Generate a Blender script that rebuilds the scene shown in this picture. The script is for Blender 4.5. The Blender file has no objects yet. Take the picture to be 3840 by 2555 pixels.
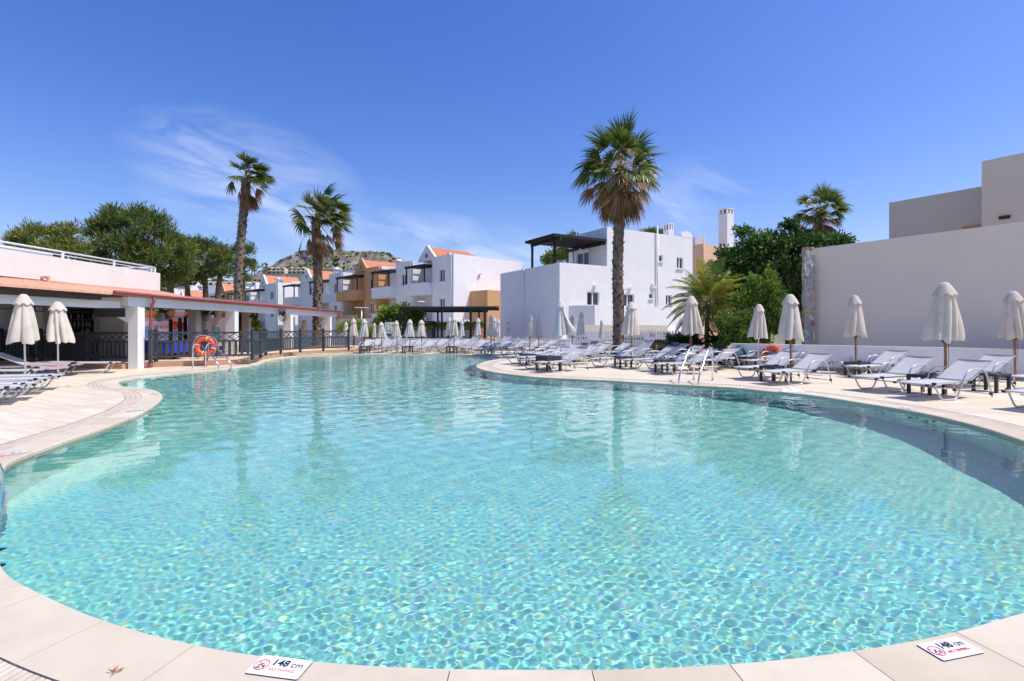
import bpy, bmesh, math, random
import numpy as np
from mathutils import Vector, Matrix
from mathutils.geometry import interpolate_bezier
R = math.radians
SC = bpy.context.scene
COL = SC.collection
random.seed(7)
# ---------------------------------------------------------------- camera model (level camera 1.45 m above the pool deck)
CH, CF, CHZ, CCX = 1.45, 1895.0, 1230.0, 1920.0
def at(x, y, z=0.0):
    """point at height z seen at (x, y) of the 3840-wide photograph"""
    d = (CH - z) * CF / (y - CHZ)
    return Vector(((x - CCX) / CF * d, d, z))
def dp(x, y, d):
    """point at distance d (along +Y) seen at (x, y)"""
    return Vector(((x - CCX) / CF * d, d, CH - (y - CHZ) / CF * d))
# ---------------------------------------------------------------- materials
MATS = {}
def srgb(r, g, b):
    f = lambda c: (c / 255 / 12.92) if c / 255 <= .04045 else ((c / 255 + .055) / 1.055) ** 2.4
    return (f(r), f(g), f(b), 1)
def mat(name, col, rough=.7, var=.12, scale=3.0, bump=0.0, bscale=40.0, metal=0.0, spec=.5, col2=None, detail=4.0, coords='Object', transl=0.0, stretch=None, bdist=.01):
    """principled material with procedural colour variation and optional bump"""
    if name in MATS: return MATS[name]
    m = bpy.data.materials.new(name); m.use_nodes = True
    nt = m.node_tree; nt.nodes.clear(); N = nt.nodes.new; L = nt.links.new
    out = N('ShaderNodeOutputMaterial'); b = N('ShaderNodeBsdfPrincipled')
    b.inputs['Roughness'].default_value = rough; b.inputs['Metallic'].default_value = metal
    b.inputs['Specular IOR Level'].default_value = spec
    tc = N('ShaderNodeTexCoord'); src = tc.outputs[coords]
    if stretch:
        mp = N('ShaderNodeMapping'); mp.inputs['Scale'].default_value = stretch; L(src, mp.inputs['Vector']); src = mp.outputs['Vector']
    n = N('ShaderNodeTexNoise'); n.inputs['Scale'].default_value = scale; n.inputs['Detail'].default_value = detail
    n.inputs['Roughness'].default_value = .6
    L(src, n.inputs['Vector'])
    c1 = Vector(col[:3]); c2 = Vector(col2[:3]) if col2 else c1 * (1 - var); c0 = c1 if col2 else c1 * (1 + var * .4)
    r = N('ShaderNodeValToRGB'); r.color_ramp.elements[0].position = .3; r.color_ramp.elements[1].position = .7
    r.color_ramp.elements[0].color = (*c2, 1); r.color_ramp.elements[1].color = (*c0, 1)
    L(n.outputs['Fac'], r.inputs['Fac']); L(r.outputs['Color'], b.inputs['Base Color'])
    if bump:
        n2 = N('ShaderNodeTexNoise'); n2.inputs['Scale'].default_value = bscale; n2.inputs['Detail'].default_value = 5; L(src, n2.inputs['Vector'])
        bp = N('ShaderNodeBump'); bp.inputs['Strength'].default_value = bump; bp.inputs['Distance'].default_value = bdist
        L(n2.outputs['Fac'], bp.inputs['Height']); L(bp.outputs['Normal'], b.inputs['Normal'])
    if transl:
        t = N('ShaderNodeBsdfTranslucent'); L(r.outputs['Color'], t.inputs['Color'])
        mx = N('ShaderNodeMixShader'); mx.inputs[0].default_value = transl
        L(b.outputs[0], mx.inputs[1]); L(t.outputs[0], mx.inputs[2]); L(mx.outputs[0], out.inputs[0])
    else:
        L(b.outputs[0], out.inputs[0])
    MATS[name] = m; return m
# ---------------------------------------------------------------- mesh collector
class MB:
    def __init__(s): s.v = []; s.f = []; s.mi = []; s.cur = 0; s.sm = []; s.smooth = False
    def add(s, vs, fs):
        o = len(s.v); s.v.extend([tuple(v) for v in vs])
        for f in fs: s.f.append(tuple(i + o for i in f)); s.mi.append(s.cur); s.sm.append(s.smooth)
        return s
    def quad(s, a, b, c, d): return s.add([a, b, c, d], [(0, 1, 2, 3)])
    def box(s, c, size, rz=0.0, M=None):
        x, y, z = [k / 2 for k in size]
        vs = [Vector((i, j, k)) for k in (-z, z) for j in (-y, y) for i in (-x, x)]
        if M is None: M = Matrix.Translation(Vector(c)) @ Matrix.Rotation(rz, 4, 'Z')
        else: M = Matrix.Translation(Vector(c)) @ M.to_4x4()
        return s.add([M @ v for v in vs], [(0, 2, 3, 1), (4, 5, 7, 6), (0, 1, 5, 4), (2, 6, 7, 3), (1, 3, 7, 5), (0, 4, 6, 2)])
    def bar(s, a, b, w, h=None, up=(0, 0, 1)):
        """rectangular bar from a to b, w wide, h high"""
        a = Vector(a); b = Vector(b); h = h or w; d = (b - a); L = d.length
        if L < 1e-6: return s
        d.normalize(); u = Vector(up)
        if abs(d.dot(u)) > .99: u = Vector((0, 1, 0))
        sx = d.cross(u).normalized(); uz = sx.cross(d).normalized()
        M = Matrix((d, sx, uz)).transposed()
        return s.box((a + b) / 2, (L, w, h), M=M)
    def prism(s, poly, z0, z1, top=True, bottom=True):
        n = len(poly); vs = [(p[0], p[1], z0) for p in poly] + [(p[0], p[1], z1) for p in poly]
        fs = [(i, (i + 1) % n, (i + 1) % n + n, i + n) for i in range(n)]
        if top: fs.append(tuple(range(n, 2 * n)))
        if bottom: fs.append(tuple(range(n - 1, -1, -1)))
        return s.add(vs, fs)
    def extrude(s, poly3, vec):
        """planar 3-D polygon extruded along vec"""
        n = len(poly3); vec = Vector(vec); vs = [Vector(p) for p in poly3] + [Vector(p) + vec for p in poly3]
        fs = [(i, (i + 1) % n, (i + 1) % n + n, i + n) for i in range(n)] + [tuple(range(n - 1, -1, -1)), tuple(range(n, 2 * n))]
        return s.add(vs, fs)
    def tube(s, pts, r, seg=8, cap=True):
        pts = [Vector(p) for p in pts]; n = len(pts)
        rr = r if isinstance(r, (list, tuple)) else [r] * n
        vs = []; prev = None
        for i, p in enumerate(pts):
            d = (pts[min(i + 1, n - 1)] - pts[max(i - 1, 0)]).normalized()
            if prev is None:
                u = d.orthogonal().normalized()
            else:
                u = (prev - d * prev.dot(d))
                u = u.normalized() if u.length > 1e-5 else d.orthogonal().normalized()
            prev = u; w = d.cross(u)
            for k in range(seg):
                a = 2 * math.pi * k / seg
                vs.append(p + (u * math.cos(a) + w * math.sin(a)) * rr[i])
        fs = [(i * seg + k, i * seg + (k + 1) % seg, (i + 1) * seg + (k + 1) % seg, (i + 1) * seg + k) for i in range(n - 1) for k in range(seg)]
        if cap: fs += [tuple(range(seg - 1, -1, -1)), tuple(range((n - 1) * seg, n * seg))]
        sm = s.smooth; s.smooth = True; s.add(vs, fs); s.smooth = sm; return s
    def lathe(s, prof, seg=16, c=(0, 0, 0), axis=None):
        """profile of (radius, z)"""
        c = Vector(c); n = len(prof); vs = []
        M = Vector((0, 0, 1)).rotation_difference(Vector(axis)).to_matrix() if axis is not None else None
        for r, z in prof:
            for k in range(seg):
                a = 2 * math.pi * k / seg; v = Vector((r * math.cos(a), r * math.sin(a), z))
                vs.append(c + (M @ v if M else v))
        fs = [(i * seg + k, i * seg + (k + 1) % seg, (i + 1) * seg + (k + 1) % seg, (i + 1) * seg + k) for i in range(n - 1) for k in range(seg)]
        fs += [tuple(range(seg - 1, -1, -1)), tuple(range((n - 1) * seg, n * seg))]
        sm = s.smooth; s.smooth = True; s.add(vs, fs); s.smooth = sm; return s
    def torus(s, c, R_, r, axis=(0, 0, 1), seg=40, tseg=12):
        pts = []; M = Vector((0, 0, 1)).rotation_difference(Vector(axis)).to_matrix(); c = Vector(c); vs = []
        for i in range(seg):
            a = 2 * math.pi * i / seg
            for k in range(tseg):
                b = 2 * math.pi * k / tseg
                vs.append(c + M @ Vector(((R_ + r * math.cos(b)) * math.cos(a), (R_ + r * math.cos(b)) * math.sin(a), r * math.sin(b))))
        fs = [(i * tseg + k, ((i + 1) % seg) * tseg + k, ((i + 1) % seg) * tseg + (k + 1) % tseg, i * tseg + (k + 1) % tseg) for i in range(seg) for k in range(tseg)]
        sm = s.smooth; s.smooth = True; s.add(vs, fs); s.smooth = sm; return s
    def mesh(s, name, mats):
        me = bpy.data.meshes.new(name); me.from_pydata(s.v, [], s.f)
        for m in (mats if isinstance(mats, (list, tuple)) else [mats]): me.materials.append(m)
        me.polygons.foreach_set('material_index', s.mi); me.polygons.foreach_set('use_smooth', s.sm)
        me.update(); return me
    def build(s, name, mats, parent=None, bevel=0.0, recalc=True):
        me = s.mesh(name, mats)
        if recalc:
            bm = bmesh.new(); bm.from_mesh(me); bmesh.ops.recalc_face_normals(bm, faces=bm.faces); bm.to_mesh(me); bm.free()
        o = bpy.data.objects.new(name, me); COL.objects.link(o)
        if parent is not None: put(o, parent)
        if bevel:
            bv = o.modifiers.new('bevel', 'BEVEL'); bv.width = bevel; bv.segments = 2; bv.limit_method = 'ANGLE'; bv.angle_limit = R(40)
        return o
def put(o, parent):
    """child of parent, keeping geometry given in world axes relative to the parent's own frame"""
    o.parent = parent
def tag(o, label=None, cat=None, group=None, kind=None):
    if label: o['label'] = label
    if cat: o['category'] = cat
    if group: o['group'] = group
    if kind: o['kind'] = kind
    return o
def thing(name, label, cat, loc=(0, 0, 0), rz=0.0, group=None):
    o = bpy.data.objects.new(name, None); COL.objects.link(o); o.empty_display_size = .1
    o.location = loc; o.rotation_euler = (0, 0, rz)
    return tag(o, label, cat, group)
def dup(root, loc=None, rz=None, label=None, group=None, scale=None):
    def cp(o, par):
        c = o.copy(); COL.objects.link(c)
        if par is not None: c.parent = par
        for k in o.children: cp(k, c)
        return c
    r = cp(root, None)
    if loc is not None: r.location = loc
    if rz is not None: r.rotation_euler = (0, 0, rz)
    if label: r['label'] = label
    if group: r['group'] = group
    if scale is not None: r.scale = (scale,) * 3 if isinstance(scale, (int, float)) else scale
    return r
def W(mb, root):
    """mesh collector given in world coordinates -> local coordinates of root"""
    M = (Matrix.Translation(root.location) @ Matrix.Rotation(root.rotation_euler[2], 4, 'Z')).inverted()
    mb.v = [tuple(M @ Vector(v)) for v in mb.v]; return mb
def catmull(pts, n=8, closed=True):
    out = []; N_ = len(pts)
    for i in range(N_ if closed else N_ - 1):
        g = (lambda k: pts[k % N_]) if closed else (lambda k: pts[min(max(k, 0), N_ - 1)])
        p0, p1, p2, p3 = [Vector(g(i + k)) for k in (-1, 0, 1, 2)]
        for j in range(n):
            t = j / n
            out.append(.5 * ((2 * p1) + (p2 - p0) * t + (2 * p0 - 5 * p1 + 4 * p2 - p3) * t * t + (3 * p1 - p0 - 3 * p2 + p3) * t ** 3))
    if not closed: out.append(Vector(pts[-1]))
    return out
def smooth_path(pts, n=6): return catmull(pts, n, False)
def round_path(pts, rad=.05, n=4):
    """polyline with rounded corners"""
    pts = [Vector(p) for p in pts]; out = [pts[0]]
    for i in range(1, len(pts) - 1):
        a, b, c = pts[i - 1], pts[i], pts[i + 1]
        r1 = min(rad, (a - b).length * .45); r2 = min(rad, (c - b).length * .45)
        p = b + (a - b).normalized() * r1; q = b + (c - b).normalized() * r2
        for k in range(n + 1):
            t = k / n; out.append(p * (1 - t) ** 2 + b * 2 * t * (1 - t) + q * t * t)
    out.append(pts[-1]); return out
EXPOSURE = 0.4
SKYSAT, SKYHUE, SKYSTR, SUNSTR = 1.28, .509, .128, 3.5
SKYD = (1.2, 1.1, 4.0, 0)
SKYTINT = (1.0,.94,1.06,1)
CLOUDC = (5.4, 5.8, 7.0, 1)
CIRRUS = [(900, 640, 520, 230, R(-18), .62), (1150, 800, 480, 150, R(-22), .6), (780, 770, 330, 90, R(-12), .4), (1600, 890, 560, 110, R(-6), .5), (1840, 945, 400, 90, R(-3), .6), (2540, 780, 380, 200, R(25), .4)]
POOLC = (.33, .78, .68)
WATERC = (.95, 1, .985, 1)
WAVE = .00072
WAVE2 = .0018
# ================================================================ camera, sky, sun
cam = bpy.data.cameras.new('camera'); camo = bpy.data.objects.new('camera', cam); COL.objects.link(camo)
camo.location = (0, 0, CH); camo.rotation_euler = (R(90), 0, 0)
cam.sensor_width = 36; cam.lens = CF / 3840 * 36; cam.shift_y = -(1277.5 - CHZ) / 3840
cam.clip_start = .05; cam.clip_end = 6000
SC.camera = camo
SC.view_settings.view_transform = 'Standard'; SC.view_settings.look = 'None'; SC.view_settings.gamma = 1
SC.view_settings.exposure = EXPOSURE
SUNV = Vector((.58, -.10, 1)).normalized()
SEL = math.asin(SUNV.z); SAZ = math.atan2(SUNV.x, SUNV.y)
w = bpy.data.worlds.new('World'); SC.world = w; w.use_nodes = True
nt = w.node_tree; nt.nodes.clear(); N = nt.nodes.new; L = nt.links.new
sky = N('ShaderNodeTexSky'); sky.sky_type = 'NISHITA'; sky.sun_disc = False
sky.sun_elevation = SEL; sky.sun_rotation = SAZ; sky.air_density = SKYD[0]; sky.dust_density = SKYD[1]; sky.ozone_density = SKYD[2]; sky.altitude = SKYD[3]
tn = N('ShaderNodeMix'); tn.data_type = 'RGBA'; tn.blend_type = 'MULTIPLY'; tn.inputs['Factor'].default_value = 1; tn.inputs['B'].default_value = SKYTINT; L(sky.outputs[0], tn.inputs['A'])
hs = N('ShaderNodeHueSaturation'); hs.inputs['Saturation'].default_value = SKYSAT; hs.inputs['Hue'].default_value = SKYHUE
L(tn.outputs['Result'], hs.inputs['Color'])
# thin cirrus: noise on a flat layer high above, only where the photograph has it
tc = N('ShaderNodeTexCoord'); sep = N('ShaderNodeSeparateXYZ'); L(tc.outputs['Generated'], sep.inputs[0])
def M_(op, a, b=None, c=None):
    n = N('ShaderNodeMath'); n.operation = op
    for i, k in enumerate((a, b, c)):
        if k is None: continue
        if isinstance(k, (int, float)): n.inputs[i].default_value = k
        else: L(k, n.inputs[i])
    return n.outputs[0]
ax_ = M_('DIVIDE', sep.outputs[0], M_('MAXIMUM', sep.outputs[1], .05)); el_ = M_('DIVIDE', sep.outputs[2], M_('MAXIMUM', sep.outputs[1], .05))
cx_ = N('ShaderNodeCombineXYZ'); L(ax_, cx_.inputs[0]); L(el_, cx_.inputs[1])
mp = N('ShaderNodeMapping'); mp.vector_type = 'TEXTURE'; mp.inputs['Scale'].default_value = (.30, .075, 1); mp.inputs['Rotation'].default_value = (0, 0, R(-17)); L(cx_.outputs[0], mp.inputs[0])
nz = N('ShaderNodeTexNoise'); nz.inputs['Scale'].default_value = 1.3; nz.inputs['Detail'].default_value = 10; nz.inputs['Roughness'].default_value = .56; nz.inputs['Distortion'].default_value = .7
L(mp.outputs[0], nz.inputs['Vector'])
# patches of cirrus, each an elliptic region of the sky dome (azimuth tangent, elevation tangent)
tot = None
for (x, y, rx, ry, rot, amp) in CIRRUS:
    u0 = (x - CCX) / CF; v0 = (CHZ - y) / CF
    du = M_('SUBTRACT', ax_, u0); dv = M_('SUBTRACT', el_, v0); c_, s_ = math.cos(rot), math.sin(rot)
    a = M_('ADD', M_('MULTIPLY', du, c_), M_('MULTIPLY', dv, s_)); b = M_('SUBTRACT', M_('MULTIPLY', dv, c_), M_('MULTIPLY', du, s_))
    a = M_('DIVIDE', a, rx / CF); b = M_('DIVIDE', b, ry / CF)
    q = M_('SUBTRACT', 1.0, M_('SQRT', M_('ADD', M_('MULTIPLY', a, a), M_('MULTIPLY', b, b))))
    q = M_('MULTIPLY', M_('SMOOTH_MIN', M_('MAXIMUM', q, 0.0), .8, .2), amp * 1.4)
    tot = q if tot is None else M_('MAXIMUM', tot, q)
fac = M_('MULTIPLY', tot, M_('MULTIPLY', M_('MAXIMUM', M_('SUBTRACT', nz.outputs['Fac'], .36), 0.0), 2.7))
fac = M_('MINIMUM', M_('MAXIMUM', fac, 0), .8)
mixc = N('ShaderNodeMix'); mixc.data_type = 'RGBA'; L(fac, mixc.inputs['Factor']); L(hs.outputs[0], mixc.inputs['A']); mixc.inputs['B'].default_value = CLOUDC
bg = N('ShaderNodeBackground'); bg.inputs['Strength'].default_value = SKYSTR; L(mixc.outputs['Result'], bg.inputs['Color'])
wo = N('ShaderNodeOutputWorld'); L(bg.outputs[0], wo.inputs[0])
sl = bpy.data.lights.new('sun', 'SUN'); sl.energy = SUNSTR; sl.angle = R(.53); sl.color = (1, .955, .845)
so = bpy.data.objects.new('sun', sl); COL.objects.link(so); so.rotation_euler = (-SUNV).to_track_quat('-Z', 'Y').to_euler(); so.location = (20, 0, 40)
sl.cycles.is_caustics_light = True
cy = SC.cycles
cy.use_denoising = True
try: cy.denoiser = 'OPENIMAGEDENOISE'
except Exception: pass
cy.max_bounces = 10; cy.diffuse_bounces = 6; cy.glossy_bounces = 4; cy.transmission_bounces = 8; cy.transparent_max_bounces = 12
cy.sample_clamp_indirect = 6; cy.caustics_reflective = False; cy.caustics_refractive = True; cy.blur_glossy = .5
# ================================================================ pool
PP = [(163, 2224), (391, 2322), (684, 2403), (978, 2455), (1466, 2496), (1955, 2506), (2444, 2501), (3014, 2460), (3503, 2382), (3840, 2289)]
pool_pts = [tuple(at(x, y)[:2]) for x, y in PP]
x9, y9 = pool_pts[-1]
xa, ya = at(3840, 1653)[:2]
pool_pts += [(x9 + 1.45, y9 + .5), (x9 + 2.8, y9 + 1.45), (xa - .33, ya - 1.2)]
PP2 = [(3840, 1653), (3682, 1602), (3462, 1549), (3241, 1512), (3032, 1480), (2874, 1466), (2750, 1453), (2620, 1446), (2433, 1435.7), (2250, 1425), (2068, 1417), (1962, 1409), (1877, 1399), (1824, 1390), (1792, 1380), (1785, 1372), (1803, 1361), (1835, 1352.7), (1862, 1348), (1868, 1341), (1850, 1336), (1810, 1333), (1750, 1330.3), (1682, 1328.7), (1491, 1328.7), (1314, 1329), (1187, 1332), (1091, 1338.5), (1010, 1351), (964, 1365.5), (867, 1381), (806, 1388), (640, 1403), (491, 1420), (446, 1432), (464, 1449), (535, 1455), (580, 1463), (606, 1478), (606, 1495), (561, 1530.6), (491, 1564), (386, 1604), (280, 1639), (140, 1690), (24, 1738)]
pool_pts += [tuple(at(x, y)[:2]) for x, y in PP2]
xb, yb = pool_pts[-1]; xc, yc = at(0, 2123)[:2]
pool_pts += [(xb * .66 + xc * .34 - .04, yb * .66 + yc * .34), (xb * .3 + xc * .7 - .03, yb * .3 + yc * .7), (xc, yc)]
spl = catmull([(x, y, 0) for x, y in pool_pts], 10)
# even spacing
def resample(pl, step):
    pl = [Vector(p) for p in pl]; pl2 = pl + [pl[0]]; Ls = [0]
    for a, b in zip(pl2, pl2[1:]): Ls.append(Ls[-1] + (b - a).length)
    n = int(Ls[-1] / step); out = []; j = 0
    for i in range(n):
        t = Ls[-1] * i / n
        while Ls[j + 1] < t: j += 1
        k = (t - Ls[j]) / max(Ls[j + 1] - Ls[j], 1e-9); out.append(pl2[j].lerp(pl2[j + 1], k))
    return out
POOL = resample(spl, .12)
for _ in range(3): POOL = [(POOL[i - 1] + POOL[i] * 2 + POOL[(i + 1) % len(POOL)]) / 4 for i in range(len(POOL))]
NP = len(POOL)
def normals(pl):
    out = []
    for i in range(len(pl)):
        d = (pl[(i + 1) % len(pl)] - pl[i - 1]).normalized(); out.append(Vector((d.y, -d.x, 0)))
    return out
area = sum(POOL[i].x * POOL[(i + 1) % NP].y - POOL[(i + 1) % NP].x * POOL[i].y for i in range(NP)) / 2
if area < 0: POOL.reverse()
def offset(pl, r):
    n_ = normals(pl); q = [p + n * r for p, n in zip(pl, n_)]
    for _ in range(6): q = [(q[i - 1] + q[i] * 2 + q[(i + 1) % len(q)]) / 4 for i in range(len(q))]
    return q
def ring(name, a, b, za, zb, m, join=None):
    mb = MB(); n = len(a)
    mb.add([(p.x, p.y, za) for p in a] + [(p.x, p.y, zb) for p in b], [(i, (i + 1) % n, (i + 1) % n + n, i + n) for i in range(n)]); return mb
COPW, GRW = .36, .27
O0 = POOL; O1 = offset(POOL, COPW); O2 = offset(POOL, COPW + GRW)
WL = -.045          # water level
def pool_depth(x, y):
    """shelving floor: 1.48 m in the near basin, shallow beach at the far left end"""
    t = min(max((y - 11) / 15.0, 0), 1); t2 = min(max((y - 17) / 9.0, 0), 1)
    return 1.46 - 1.0 * (t * t * (3 - 2 * t)) - .3 * t2
# ---------------------------------------------------------------- pool shell
def tile_mat(name, base, var_cols, cell, rough=.25, grout=(.55, .7, .7), gw=.06, bump=.15):
    m = bpy.data.materials.new(name); m.use_nodes = True; nt = m.node_tree; nt.nodes.clear(); N = nt.nodes.new; L = nt.links.new
    out = N('ShaderNodeOutputMaterial'); b = N('ShaderNodeBsdfPrincipled'); b.inputs['Roughness'].default_value = rough; b.inputs['Specular IOR Level'].default_value = .2
    tc = N('ShaderNodeTexCoord'); v = N('ShaderNodeTexVoronoi'); v.distance = 'CHEBYCHEV'; v.inputs['Randomness'].default_value = 0; v.inputs['Scale'].default_value = 1 / cell
    L(tc.outputs['Object'], v.inputs['Vector'])
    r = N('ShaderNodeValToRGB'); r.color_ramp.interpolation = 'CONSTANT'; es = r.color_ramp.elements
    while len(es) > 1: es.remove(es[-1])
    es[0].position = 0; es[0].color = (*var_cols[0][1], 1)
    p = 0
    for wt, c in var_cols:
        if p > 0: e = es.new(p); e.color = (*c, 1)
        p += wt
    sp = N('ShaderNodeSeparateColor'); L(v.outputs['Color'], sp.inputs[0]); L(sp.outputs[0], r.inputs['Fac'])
    n = N('ShaderNodeTexNoise'); n.inputs['Scale'].default_value = .35; n.inputs['Detail'].default_value = 3; L(tc.outputs['Object'], n.inputs['Vector'])
    mx = N('ShaderNodeMix'); mx.data_type = 'RGBA'; mx.inputs['B'].default_value = (*base, 1); mx.inputs['Factor'].default_value = .52
    L(r.outputs[0], mx.inputs['A'])
    L(mx.outputs['Result'], b.inputs['Base Color']); L(b.outputs[0], out.inputs[0]); return m
pool_tile = tile_mat('mosaic_tile_with_glints', POOLC, [(.40, POOLC), (.22, tuple(c * .82 for c in POOLC)), (.12, (.16, .46, .80)), (.10, (.72, .84, .42)), (.08, (.6, .6, .8)), (.08, tuple(min(c * 1.2, .92) for c in POOLC))], .035)  # blue and yellow flecks paint dispersion glints of sunlight into the tile colour
inner = offset(POOL, .02)
mb = MB(); n = len(inner); ks = 5
vs = []
for k in range(ks + 1):
    for p in inner:
        vs.append((p.x, p.y, WL + .04 - (pool_depth(p.x, p.y) + .03) * k / ks))
mb.add(vs, [(k * n + i, (k + 1) * n + i, (k + 1) * n + (i + 1) % n, k * n + (i + 1) % n) for k in range(ks) for i in range(n)])
# floor: grid clipped by the outline (it runs a little past the walls)
def inside_mask(X, Y, pl):
    res = np.zeros(X.shape, bool); P = np.array([(p.x, p.y) for p in pl]); Q = np.roll(P, -1, 0)
    for (x1, y1), (x2, y2) in zip(P, Q):
        if y1 == y2: continue
        c = ((y1 > Y) != (y2 > Y)) & (X < (x2 - x1) * (Y - y1) / (y2 - y1) + x1); res ^= c
    return res
gx = np.arange(-14.5, 8.5, .25); gy = np.arange(1.5, 28.5, .25)
GX, GY = np.meshgrid(gx, gy); msk = inside_mask(GX, GY, offset(POOL, .3))
idx = -np.ones(GX.shape, int); o0 = 0; fv = []
for j in range(GX.shape[0]):
    for i in range(GX.shape[1]):
        if msk[j, i]: idx[j, i] = len(fv); fv.append((gx[i], gy[j], WL - pool_depth(gx[i], gy[j])))
ff = [(idx[j, i], idx[j, i + 1], idx[j + 1, i + 1], idx[j + 1, i]) for j in range(GX.shape[0] - 1) for i in range(GX.shape[1] - 1) if min(idx[j, i], idx[j, i + 1], idx[j + 1, i + 1], idx[j + 1, i]) >= 0]
mb.smooth = True; mb.add(fv, ff)
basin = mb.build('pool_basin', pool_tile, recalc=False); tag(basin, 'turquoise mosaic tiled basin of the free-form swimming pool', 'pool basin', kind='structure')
basin.cycles.is_caustics_receiver = True
# ---------------------------------------------------------------- water surface: sum of short wind ripples, finer near the viewpoint
rng = np.random.default_rng(3)
us = np.linspace(-1.25, 1.6, 1100); vs_ = np.exp(np.linspace(math.log(1.95), math.log(28), 860))
U, V = np.meshgrid(us, vs_); X = U * V; Y = V
Zw = np.zeros_like(X)
sp_ = np.maximum((us[1] - us[0]) * Y, Y * (vs_[1] / vs_[0] - 1))
for k in range(80):
    lam = float(np.exp(rng.uniform(math.log(.02), math.log(.105)))); ang = rng.normal(R(62), R(52)); ph = rng.uniform(0, 6.28)
    amp = WAVE * lam ** 1.05 * rng.uniform(.5, 1.2)
    kx, ky = 2 * math.pi / lam * math.cos(ang), 2 * math.pi / lam * math.sin(ang)
    att = np.clip((lam / sp_ - 3) / 3, 0, 1)
    Zw += amp * att * np.sin(kx * X + ky * Y + ph + .5 * np.sin(.9 * X + ph) + .4 * np.sin(.7 * Y - ph))
calm = .6 + .4 * np.clip(np.sin(.45 * X + 1.1 * np.sin(.3 * Y)) * .8 + .5, 0, 1)
Zw *= calm
for k in range(26):
    lam = float(np.exp(rng.uniform(math.log(.22), math.log(.75)))); ang = rng.normal(R(75), R(40)); ph = rng.uniform(0, 6.28); kk = 2 * math.pi / lam
    Zw += WAVE2 * lam * rng.uniform(.6, 1.2) * np.clip((Y - 4.5) / 7, 0, 1) * np.clip((lam / sp_ - 2.5) / 2.5, 0, 1) * np.sin(kk * (math.cos(ang) * X + math.sin(ang) * Y) + ph + .6 * np.sin(.8 * X - ph))
wm = inside_mask(X, Y, offset(POOL, .1))
ix = -np.ones(X.shape, np.int64); ix[wm] = np.arange(wm.sum())
VV = np.stack([X[wm], Y[wm], WL + Zw[wm]], 1)
a_, b_, c_, d_ = ix[:-1, :-1], ix[:-1, 1:], ix[1:, 1:], ix[1:, :-1]
ok = (a_ >= 0) & (b_ >= 0) & (c_ >= 0) & (d_ >= 0)
FF = np.stack([a_[ok], b_[ok], c_[ok], d_[ok]], 1)
me = bpy.data.meshes.new('water'); nf = len(FF)
me.vertices.add(len(VV)); me.vertices.foreach_set('co', VV.astype(np.float32).ravel()); me.loops.add(nf * 4); me.loops.foreach_set('vertex_index', FF.astype(np.int32).ravel()); me.polygons.add(nf)
me.polygons.foreach_set('loop_start', np.arange(0, nf * 4, 4, dtype=np.int32)); me.polygons.foreach_set('loop_total', np.full(nf, 4, np.int32)); me.polygons.foreach_set('use_smooth', np.ones(nf, bool)); me.update(); me.validate()
wmat = bpy.data.materials.new('pool_water'); wmat.use_nodes = True; nt = wmat.node_tree; nt.nodes.clear(); N = nt.nodes.new; L = nt.links.new
out = N('ShaderNodeOutputMaterial')
g = N('ShaderNodeBsdfGlass'); g.inputs['IOR'].default_value = 1.33; g.inputs['Roughness'].default_value = 0.0; g.inputs['Color'].default_value = WATERC
L(g.outputs[0], out.inputs[0])
me.materials.append(wmat); water = bpy.data.objects.new('water', me); COL.objects.link(water)
tag(water, 'clear rippling turquoise water filling the swimming pool', 'pool water', kind='structure')
water.cycles.is_caustics_caster = True
# ---------------------------------------------------------------- coping, drain grate, deck
stone = mat('coping_stone', srgb(211, 199, 178), .75, .1, 2.2, .25, 60, col2=srgb(197, 183, 160), bdist=.004)
grout = mat('joint_grout', srgb(150, 132, 112), .9, .15)
cb = MB(); seg = max(1, round(.58 / .12)); i = 0
n = NP
while i < n:
    j = min(i + seg, n)
    a = [O0[k % n] for k in range(i, j + 1)]; b = [O1[k % n] for k in range(i, j + 1)]
    g_ = .0025
    def shr(l):
        l = [p.copy() for p in l]
        l[0] += (l[1] - l[0]).normalized() * g_; l[-1] += (l[-2] - l[-1]).normalized() * g_; return l
    a = shr(a); b = shr(b); m_ = len(a)
    ai = [p + (q - p).normalized() * .012 for p, q in zip(a, b)]; dz = random.uniform(-.0006, .0006)
    vs = [(p.x, p.y, -.3) for p in a] + [(p.x, p.y, -.012) for p in a] + [(p.x, p.y, dz) for p in ai] + [(p.x, p.y, dz) for p in b] + [(p.x, p.y, -.05) for p in b]
    fs = [(r * m_ + k, (r + 1) * m_ + k, (r + 1) * m_ + k + 1, r * m_ + k + 1) for r in range(4) for k in range(m_ - 1)]
    fs += [(0, m_, 2 * m_, 3 * m_, 4 * m_), tuple((r + 1) * m_ - 1 for r in (4, 3, 2, 1, 0))]
    cb.cur = random.choice((0, 0, 2, 3)); cb.add(vs, fs); i = j
cb.cur = 1
A_ = offset(POOL, .02)
cb.add([(p.x, p.y, -.02) for p in A_] + [(p.x, p.y, -.02) for p in O1], [(k, (k + 1) % n, (k + 1) % n + n, k + n) for k in range(n)])
coping = cb.build('pool_coping', [stone, grout, mat('coping_stone_pale', srgb(216, 206, 187), .75, .1, 2.6, .25, 60, col2=srgb(203, 190, 168), bdist=.004), mat('coping_stone_tan', srgb(205, 191, 168), .75, .1, 1.8, .25, 60, col2=srgb(190, 174, 150), bdist=.004)]); tag(coping, 'pale stone coping slabs round the pool edge', 'pool coping', kind='structure')
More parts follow.
